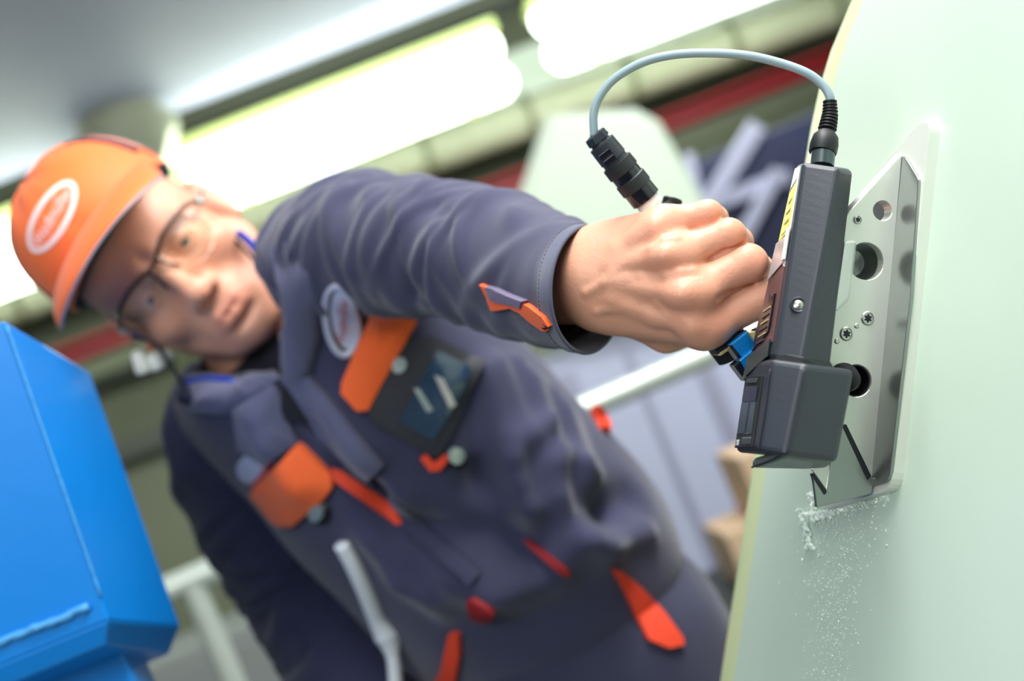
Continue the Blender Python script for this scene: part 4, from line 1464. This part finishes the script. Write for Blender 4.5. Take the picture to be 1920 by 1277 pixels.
# ---- jacket trunk
CH = px(770, 850, 1.275)
SH = unit(RS - LS)
SPN = unit(PEL - (LS + RS) / 2)
NF = np.cross(SH, SPN)
if NF[2] > 0:
    NF = -NF
SH2 = np.cross(SPN, NF)
JR = np.stack([SH2, SPN, NF])
print('torso axes', SH2, SPN, NF)
def jacket_sdf(P):
    d = cone(P, LS + np.array([.0, -.012, .015]), RS + np.array([.012, .01, 0]), .064, .074)
    d = smin(d, ell(P, px(685, 765, 1.26), (.175, .20, .125), JR), .06)
    d = smin(d, ell(P, px(852, 940, 1.275), (.172, .20, .132), JR), .08)
    d = smin(d, ell(P, px(1000, 1085, 1.28), (.172, .155, .132), JR), .07)
    d = smin(d, cone(P, (LS + RS) / 2 + np.array([.0, -.01, .02]), NK, .085, .070), .06)
    # straps of cloth pulled towards the raised arm
    d = smin(d, cone(P, LS, px(700, 476, 1.06), .062, .050), .03)
    d = smax(d, ((P - NK.astype(f4)) @ (-(SPN)).astype(f4)) - .030, .01)
    d = smax(d, -ell(P, H((0, -.068, .045)), (.090, .104, .15), HR), .02)
    hem = ((P - px(1060, 1150, 1.28).astype(f4)) @ SPN.astype(f4)) - .035
    return smax(d, hem, .015)
jv, jq = sdf_mesh(jacket_sdf, (-.55, -.48, .92), (.32, .28, 1.62), .0065, smooth=2)
jn = vnormals(jv, jq)
jc = jv.mean(0)
flip = np.sign(((jv - jc) * jn).sum())
jn *= flip
def surf(x, y):
    d = fromW(np.array([0, 0, 0.])) * 0
    h = cast_px(jtree, [(x, y)])[0][0]
    return h
jtree = bvh(jv, jq)
fl = []
def fold_px(pts, wd, h):
    H_, _ = cast_px(jtree, pts)
    for i in range(len(H_) - 1):
        fl.append((H_[i], H_[i + 1], wd * 1.6, h * 1.9))
# folds drawn from the arm pit, across the belly and at the waist
for pts, wd, h in ((((965, 680), (1010, 800), (1035, 930)), .006, .005), (((900, 700), (950, 860), (985, 960)), .006, .005), (((1030, 740), (1075, 880), (1095, 1010)), .006, .005), (((640, 880), (700, 940), (740, 1000)), .009, -.006), (((1060, 1000), (1140, 1020), (1210, 1000)), .009, .006), (((930, 690), (980, 820), (1010, 950)), .010, .007), (((1000, 720), (1040, 860), (1060, 980)), .009, .006), (((880, 760), (900, 900), (960, 1010)), .011, -.006),
                   (((1060, 780), (1100, 900), (1110, 1000)), .009, .006), (((640, 760), (700, 860), (760, 930)), .012, .006), (((560, 730), (600, 800), (700, 900)), .010, -.005),
                   (((760, 1010), (860, 1060), (960, 1080)), .014, .008), (((720, 960), (800, 1000), (900, 1010)), .012, -.006), (((820, 1100), (930, 1110), (1040, 1080)), .012, .007),
                   (((960, 960), (1060, 1030), (1140, 1060)), .012, .006), (((1000, 1000), (1120, 960), (1180, 930)), .012, -.006), (((700, 1010), (760, 1080), (830, 1130)), .011, .006),
                   (((1020, 880), (1050, 960), (1120, 1030)), .008, .005), (((950, 830), (960, 900), (1000, 990)), .007, .004), (((480, 760), (520, 840), (560, 900)), .010, .004)):
    fold_px(pts, wd, h)
jv = ridge(jv, jn, fl)
ph = RNG.uniform(0, 6.28, 8)
wob = sum(math.cos(p) * 0 + np.sin(jv @ (RNG.normal(0, 1, 3) * 26) + p) for p in ph) / 8
jv = jv + jn * (.0055 * wob)[:, None]
jacket = mesh('jacket', jv, jq.tolist(), m_jacket, person)
jtree = bvh(jv, jq)
hemc = px(1060, 1150, 1.28)

# near-black filler round the neck, painting the shadow inside the collar
def collar_shade_sdf(P):
    d = cone(P, H((0, -.095, -.025)), NK, .060, .066)
    d = smin(d, cone(P, (LS * .55 + RS * .45) + np.array([.02, -.02, .05]), (LS * .3 + RS * .7) + np.array([.02, -.02, .05]), .062, .062), .05)
    return smax(d, -(((P - H((0, -.128, .06)).astype(f4)) @ (-hy - .35 * hf).astype(f4))), .006)
shv, shq = sdf_mesh(collar_shade_sdf, (-.50, -.30, 1.02), (.0, .12, 1.45), .005)
mesh('collar_shade', shv, shq.tolist(), m_hole, person)
# ---- sleeves
def sleeve(name, path, n, seg, cut=None, cutn=None, folds=(), amp=.004, freq=60, seed=1, mat=None, thick=.0022, parent=None):
    """path rows: x, y, z, radius; the last end is cut by a plane"""
    R_ = np.random.default_rng(seed)
    S = spline(path, n)
    C, r = S[:, :3], S[:, 3]
    T, N, B = frames(C)
    th = np.linspace(0, 2 * np.pi, seg, endpoint=False)
    dirn = np.cos(th)[None, :, None] * N[:, None] + np.sin(th)[None, :, None] * B[:, None]
    L = np.r_[0, np.cumsum(np.linalg.norm(np.diff(C, axis=0), axis=1))]
    P = C[:, None] + dirn * r[:, None, None]
    fade = np.clip((L[-1] - L) / .07, 0.05, 1)[:, None]
    disp = np.zeros((n, seg))
    for _ in range(freq):
        s0, t0 = R_.uniform(.0, L[-1] * .9), R_.uniform(0, 2 * np.pi)
        ang = R_.choice([-1, 1]) * R_.uniform(.15, .75)
        ln, wd = R_.uniform(.03, .075), R_.uniform(.0045, .009)
        ds = L[:, None] - s0
        dt = ((th[None] - t0 + np.pi) % (2 * np.pi) - np.pi) * r[:, None]
        al, ac = dt * math.cos(ang) + ds * math.sin(ang), -dt * math.sin(ang) + ds * math.cos(ang)
        disp += R_.uniform(.4, 1.0) * amp * np.exp(-(al / ln) ** 2 - (ac / wd) ** 2)
    for A_, B_, wd, h in folds:
        q = P.reshape(-1, 3)
        disp += (1.4 * h * np.exp(-(cone(q.astype(f4), A_, B_, 0, 0) / wd) ** 2)).reshape(n, seg)
    disp = .010 * np.tanh(disp / .010)
    P = P + dirn * (disp * fade)[..., None]
    if cut is not None:
        # pull the end ring onto the cut plane, sharing the change over the last stretch
        den = (T[-1] @ cutn)
        sh = ((cut - P[-1]) @ cutn) / den
        wgt = np.clip((L - (L[-1] - .10)) / .10, 0, 1)
        P = P + T[:, None] * (wgt[:, None] * sh[None])[..., None]
    Fc = [(i * seg + j, i * seg + (j + 1) % seg, (i + 1) * seg + (j + 1) % seg, (i + 1) * seg + j) for i in range(n - 1) for j in range(seg)]
    o = mesh(name, P.reshape(-1, 3), Fc, mat or m_jacket, parent, solid=thick)
    return o, P, Fc
def pr(x, y, d, r):
    return np.r_[px(x, y, d), r]
c_top, c_left, c_bot = px(1114, 422, .800), px(1066, 540, .768), px(1174, 668, .840)
cn = unit(np.cross(c_left - c_top, c_bot - c_top))
if cn[0] < 0:
    cn = -cn
sl_path = [pr(620, 500, 1.15, .070), pr(655, 475, 1.115, .0690), pr(710, 463, 1.06, .0595), pr(790, 466, 1.0, .0545), pr(870, 472, .955, .0520), pr(960, 497, .895, .0490), pr(1030, 523, .850, .0445), pr(1075, 537, .815, .0415), pr(1100, 542, .795, .0410)]
sf = []
for a, b, wd, h in (((690, 345, .99), (760, 560, .97), .012, .006), ((800, 350, .95), (845, 560, .915), .009, .008), ((830, 400, .92), (770, 560, .94), .008, -.006), ((905, 360, .89), (935, 600, .855), .010, .006),
                    ((850, 420, .905), (930, 560, .86), .010, -.009), ((760, 400, .95), (840, 470, .91), .009, .006), ((960, 380, .85), (1000, 600, .825), .010, .005), ((880, 420, .895), (900, 620, .88), .008, .007)):
    sf.append((px(*a), px(*b), wd, h))
slv, slP, slF = sleeve('sleeve', sl_path, 150, 96, c_top, cn, sf, .0058, 80, 3, parent=jacket)
slv['label'] = 'sleeve reaching forward to the hand'
sltree = bvh(slP.reshape(-1, 3), slF)
# stitched cuff band: outer shell over the last centimetres, with a stitch line
n_, sg = slP.shape[:2]
T, N, B = frames(spline(sl_path, 150)[:, :3])
k0_ = n_ - 15
band = slP[k0_:].copy()
cen = band.mean(1, keepdims=True)
band = cen + (band - cen) * 1.012 + T[-1] * .0012
V = band.reshape(-1, 3)
Fc = [(i * sg + j, i * sg + (j + 1) % sg, (i + 1) * sg + (j + 1) % sg, (i + 1) * sg + j) for i in range(len(band) - 1) for j in range(sg)]
mesh('cuff', V, Fc, M('cuff_fabric', (74, 78, 102), .85, weave=520, sheen=.25, var=.05, vscale=30), slv, solid=.0022)
sv = []
for ri in (1, 2):
    row = band[ri]
    for j in range(0, sg, 1):
        a, b = row[j], row[(j + 1) % sg]
        a = cen[ri, 0] + (a - cen[ri, 0]) * 1.026
        b = cen[ri, 0] + (b - cen[ri, 0]) * 1.026
        if ri == 1:
            sv.append(tube([a + (b - a) * .15, a + (b - a) * .75], .0004, 5))
V, Fc = merge(*sv)
mesh('stitching', V, Fc, m_hole, slv, kind='stuff')
# orange cuff tab with its grey hook strip
def spatch(name, ol, mat, **kw):
    return patch(name, sltree, ol, mat, slv, **kw)
spatch('cuff_tab', ((909, 530), (935, 541), (962, 551), (1000, 570), (1028, 590), (1046, 616), (1026, 614), (1005, 600), (985, 583), (960, 571), (931, 579), (922, 553)), m_orange, off=.003, th=.002, dens=8)
spatch('hook_strip', ((923, 534), (940, 540), (965, 551), (994, 562), (990, 574), (962, 566), (934, 560)), M('hook_grey', (112, 104, 130), .9, bump=.8, bscale=900, bdist=.001), off=.0055, th=.0015, dens=8)

sr_path = [pr(505, 735, 1.33, .082), pr(447, 830, 1.345, .077), pr(476, 945, 1.36, .070), pr(560, 1090, 1.37, .067), pr(636, 1205, 1.335, .067), pr(698, 1310, 1.295, .061), pr(748, 1410, 1.285, .052)]
re_ = unit(sr_path[-1][:3] - sr_path[-2][:3])
srv, srP, srF = sleeve('sleeve', sr_path, 110, 72, sr_path[-1][:3], re_, (), .010, 90, 9, parent=jacket)

# collar: two flaps standing round the neck, points at the throat
def ribbon(name, top, bot, mat, parent, n=40, m=8, bulge=.0, th=.0025):
    A, B = spline([px(*p) for p in top], n), spline([px(*p) for p in bot], n)
    V = []
    for t in np.linspace(0, 1, m):
        V.append(A * (1 - t) + B * t + np.array([0, 0, -bulge * math.sin(math.pi * t)]))
    V = np.concatenate(V)
    Fc = [(i * n + j, i * n + j + 1, (i + 1) * n + j + 1, (i + 1) * n + j) for i in range(m - 1) for j in range(n - 1)]
    return mesh(name, V, Fc, mat, parent, solid=th)
def jp(name, ol, mat, tree=None, **kw):
    return patch(name, tree or jtree, ol, mat, jacket, **kw)
def ellp(cx, cy, a, b, ang, n=36):
    ang = math.radians(ang)
    return [(cx + a * math.cos(t) * math.cos(ang) - b * math.sin(t) * math.sin(ang), cy + a * math.cos(t) * math.sin(ang) + b * math.sin(t) * math.cos(ang)) for t in np.linspace(0, 2 * math.pi, n, endpoint=False)]
# collar flaps either side of the throat
jp('collar', ((522, 466), (536, 530), (540, 560), (548, 612), (532, 690), (560, 716), (584, 700), (602, 630), (602, 560), (590, 500), (562, 452)), m_collar, off=.004, th=.004, puff=.010)
jp('collar', ((352, 716), (420, 724), (500, 710), (528, 704), (530, 716), (486, 750), (424, 780), (366, 776)), m_collar, off=.004, th=.004, puff=.010)
# lapels and placket
jp('lapel', ((530, 705), (575, 690), (640, 770), (720, 870), (690, 900), (600, 820)), m_collar, off=.003, th=.003, puff=.008)
jp('lapel', ((440, 760), (520, 715), (545, 790), (560, 830), (500, 870), (452, 840)), m_collar, off=.003, th=.003, puff=.008)
jp('throat_shadow', ((532, 720), (572, 735), (600, 770), (590, 790), (530, 785)), m_hole, off=.006, th=.001)  # dark patch painted as the shadow under the collar tip
jp('placket', ((560, 800), (600, 822), (770, 960), (900, 1075), (880, 1100), (740, 975)), m_jacket, off=.002, th=.003)
# oval chest badge with ring
bd = jp('chest_badge', ellp(644, 598, 33, 72, -6), m_holder, off=.002, th=.002, dens=7)
rg = ellp(643, 598, 34, 72, -6, 48)
ri_ = ellp(643, 598, 22, 58, -6, 48)
Hh, Nn = cast_px(jtree, rg + ri_)
V = Hh + Nn * .006
V = np.r_[V, V - Nn * .002]
Fc = []
for o in (0, 96):
    Fc += [(o + j, o + (j + 1) % 48, o + 48 + (j + 1) % 48, o + 48 + j) for j in range(48)]
Fc += [(j, (j + 1) % 48, 96 + (j + 1) % 48, 96 + j) for j in range(48)] + [(48 + j, 48 + (j + 1) % 48, 144 + (j + 1) % 48, 144 + j) for j in range(48)]
mesh('badge_ring', V, Fc, m_silverp, jacket)
jp('badge_field', ellp(649, 592, 23, 56, -8), m_silverp, off=.0052, th=.0008)
def jtext(name, s, cx, cy, wpx, hpx, ang, mat, lift):
    tv_, tf_ = text_2d(s)
    a = math.radians(ang)
    x, y = tv_[:, 0] * wpx, -tv_[:, 1] * hpx
    pts = np.c_[cx + x * math.cos(a) - y * math.sin(a), cy + x * math.sin(a) + y * math.cos(a)]
    Hh, Nn = cast_px(jtree, [tuple(p) for p in pts])
    return mesh(name, Hh + Nn * lift, tf_, mat, jacket, smooth=False, recalc=False)
jtext('badge_lettering', 'Weidmüller', 645, 594, 88, 110, -82, m_redtxt, .0070)
jp('badge_small', ellp(474, 877, 26, 27, 20), m_silverp, off=.002, th=.0015)
jp('badge_small_band', ((484, 898), (503, 870), (507, 852), (512, 858), (508, 878), (488, 905), (472, 908)), m_redtxt, off=.004, th=.001)
# orange flaps and black holder
jp('chest_flap', ((706, 552), (778, 588), (776, 606), (690, 768), (668, 770), (640, 738), (642, 716)), m_orange, off=.005, th=.003, puff=.004)
jp('holder', ((745, 640), (806, 632), (910, 682), (826, 852), (812, 856), (700, 795), (688, 768)), m_holder, off=.003, th=.003)
jp('holder_window', ((818, 660), (884, 694), (812, 826), (748, 790)), m_clear, off=.0068, th=.001)
jp('card_strip', ((810, 705), (826, 712), (848, 760), (838, 768)), m_silver, off=.0082, th=.0006)
jp('card_strip', ((775, 728), (786, 730), (812, 770), (800, 774)), m_snap, off=.0082, th=.0006)
jp('holder_hook', ((788, 858), (800, 850), (812, 866), (828, 858), (836, 848), (838, 862), (824, 880), (806, 882)), m_piping, off=.004, th=.003)
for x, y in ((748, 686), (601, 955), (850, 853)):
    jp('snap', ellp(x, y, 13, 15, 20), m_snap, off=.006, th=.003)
    jp('snap_under_disc', ellp(x + 4, y + 8, 17, 17, 20), m_hole, off=.002, th=.002)  # dark disc set lower behind each snap
jp('pocket_flap', ((562, 829), (572, 834), (624, 886), (628, 910), (612, 932), (556, 980), (530, 980), (516, 970), (478, 924), (482, 912)), m_orange, off=.005, th=.003, puff=.006)
jp('pocket_piping', ((622, 876), (640, 884), (752, 962), (756, 980), (744, 986), (640, 912), (626, 900)), m_piping, off=.004, th=.003)
jp('hem_piping', ((986, 1012), (996, 1012), (1066, 1068), (1070, 1078), (1056, 1076), (1000, 1030)), m_darkred, off=.003, th=.003)
jp('side_piping', ((1030, 676), (1044, 678), (1076, 718), (1082, 738), (1070, 734), (1046, 704)), m_piping, off=.004, th=.003)
jp('side_piping', ((1106, 768), (1118, 768), (1136, 798), (1138, 814), (1126, 806)), m_piping, off=.004, th=.003)
jp('waist_tab', ((880, 1122), (890, 1118), (928, 1142), (926, 1154), (906, 1158), (884, 1148)), m_darkred, off=.004, th=.003)

# ---- trousers and boots
hipL = PEL - SH2 * np.sign(SH2 @ (RS - LS)) * .085
hipR = PEL + SH2 * np.sign(SH2 @ (RS - LS)) * .085
PW = lambda v: fromW(np.array(v))
hLw, hRw = toW(hipL), toW(hipR)
aL, aR = PW((.20, 1.22, .10)), PW((-.12, 1.50, .10))
kL, kR = (hipL + aL) / 2 + FW * 0 + np.array([0, 0, -.05]), (hipR + aR) / 2 + np.array([0, 0, -.05])
def trousers_sdf(P):
    d = ell(P, PEL + SPN * .0, (.178, .14, .135), JR)
    d = smin(d, cone(P, px(1030, 1120, 1.285), PEL, .125, .135), .06)
    for h, k, a in ((hipL, kL, aL), (hipR, kR, aR)):
        d = smin(d, smin(cone(P, h, k, .102, .076), cone(P, k, a, .076, .066), .03), .05)
    return d
ulo = np.min([PEL - .36, aL - .12, aR - .12], 0)
uhi = np.max([PEL + .32, aL + .12, aR + .12], 0)
uv_, uq = sdf_mesh(trousers_sdf, ulo, uhi, .009, smooth=2)
un = vnormals(uv_, uq)
un *= np.sign(((uv_ - uv_.mean(0)) * un).sum())
wob = sum(np.sin(uv_ @ (RNG.normal(0, 1, 3) * 24) + p) for p in ph) / 8
uv_ = uv_ + un * (.007 * wob)[:, None]
trousers = mesh('trousers', uv_, uq.tolist(), M('trouser_fabric', (44, 46, 70), .88, weave=520, sheen=.2, var=.06, vscale=20, bump=.25, bscale=22, bdist=.004), person)
utree = bvh(uv_, uq)
both = BVHTree.FromPolygons([tuple(p) for p in np.r_[toW(uv_), toW(jv)].tolist()], [tuple(map(int, f)) for f in uq] + [tuple(int(i) + len(uv_) for i in f) for f in jq])
patch('pocket_insert', both, ((1143, 1064), (1158, 1068), (1200, 1105), (1240, 1150), (1274, 1196), (1276, 1210), (1250, 1216), (1212, 1200), (1192, 1160), (1170, 1110)), m_piping, trousers, off=.004, th=.003)
patch('pocket_insert', both, ((846, 1184), (864, 1184), (866, 1220), (852, 1300), (800, 1310), (832, 1250)), m_piping, trousers, off=.004, th=.003)
for a, k in ((aL, kL), (aR, kR)):
    w_ = toW(a)
    pts = [((w_[0], w_[1] + .05, .05), .045), ((w_[0] + .01, w_[1] - .06, .045), .044), ((w_[0] + .02, w_[1] - .16, .036), .035)]
    def boot(P, pts=pts, w_=w_):
        d = smin(cone(P, pts[0][0], pts[1][0], pts[0][1], pts[1][1]), cone(P, pts[1][0], pts[2][0], pts[1][1], pts[2][1]), .02)
        d = smin(d, cone(P, (w_[0], w_[1] + .02, .06), (w_[0], w_[1], .2), .05, .056), .03)
        return smax(d, -P[:, 2] + .002, .004)
    V, Fc = sdf_mesh(boot, (w_[0] - .12, w_[1] - .26, -.02), (w_[0] + .14, w_[1] + .16, .3), .006)
    bt_ = mesh('boot', V, Fc.tolist(), m_boot, person, cc=False)
    V, Fc = boxf((w_[0] + .01, w_[1] - .055, .008), (1, 0, 0), (0, 1, 0), (0, 0, 1), .085, .27, .016)
    mesh('sole', V, Fc, m_hole, bt_, cc=False, smooth=False, bevel=.006)

# ---- ear plugs on a band, blue clip, white cord
ep = empty('ear_plugs', toW(px(285, 670, 1.2)))
ep.parent = person
ep.location = Vector(toW(px(285, 670, 1.2)) - ORG[person.name])
for a, b, r0, r1 in (((256, 656, 1.20), (276, 700, 1.205), .0075, .0105), ((284, 660, 1.205), (298, 694, 1.21), .0085, .0105), ((308, 655, 1.215), (316, 676, 1.22), .0065, .0075)):
    A, B = px(*a), px(*b)
    L_ = np.linalg.norm(B - A)
    V, Fc = lathe(A, B, [(0, 1e-4), (.001, r0 * .7), (.004, r0), (L_ - .004, r1), (L_ - .001, r1 * .7), (L_, 1e-4)], 20)
    mesh('plug', V, Fc, m_plug, ep)
V, Fc = lathe(px(280, 648, 1.195), px(284, 655, 1.195), [(0, 1e-4), (.0005, .0035), (.004, .0035), (.0045, 1e-4)], 14)
mesh('stem', V, Fc, m_plugr, ep)
V, Fc = tube(spline([px(248, 632, 1.19), px(290, 645, 1.185), px(318, 680, 1.20), px(350, 735, 1.21), px(375, 760, 1.215)], 30), .002, 8)
mesh('cord', V, Fc, m_cord, ep)
V, Fc = tube(spline([px(352, 388, 1.20), px(395, 418, 1.205), px(430, 440, 1.20), px(470, 480, 1.175), px(492, 510, 1.15)], 30), .0022, 8)
mesh('cord', V, Fc, m_cord, ep)
V, Fc = lathe(px(396, 416, 1.195), px(412, 432, 1.195), [(0, 1e-4), (.0005, .004), (.011, .0045), (.0115, 1e-4)], 14)
mesh('stem', V, Fc, m_plugr, ep)
V, Fc = tube(spline([px(448, 438, 1.19), px(470, 456, 1.175), px(490, 485, 1.155), px(498, 505, 1.145)], 16), .0042, 10)
mesh('neck_band', V, Fc, m_blueclip, ep)
ln = [(352, 716, 1.205), (400, 712, 1.185), (436, 718, 1.170), (444, 740, 1.168), (440, 762, 1.17)]
V, Fc = tube(spline([px(*p) for p in ln], 24), .0042, 10)
mesh('clip', V, Fc, m_blueclip, ep)
V, Fc = tube(spline([px(414, 722, 1.18), px(420, 745, 1.178), px(428, 764, 1.178)], 10), .004, 10)
mesh('clip', V, Fc, m_blueclip, ep)
bandp = [(345, 740, 1.20), (390, 752, 1.185), (432, 758, 1.175)]
V, Fc = tube(spline([px(*p) for p in bandp], 12), .010, 10)
mesh('lanyard', V, Fc, m_capnavy, ep)
wc_ = [(640, 1020, 1.25), (664, 1062, 1.22), (686, 1110, 1.195), (706, 1160, 1.18), (726, 1192, 1.175), (738, 1240, 1.17), (742, 1300, 1.17)]
Hh, Nn = cast_px(both, [p[:2] for p in wc_])
cdp = spline([px(p[0], p[1], min(h[2] - .008, 1.34)) for p, h in zip(wc_, Hh)], 50)
V, Fc = tube(cdp, np.interp(np.linspace(0, 1, 50), [0, .25, .5, .66, .72, .8, 1], [.008, .009, .009, .014, .011, .007, .007]), 12)
mesh('hanging_strap', V, Fc, m_whitecord, jacket)
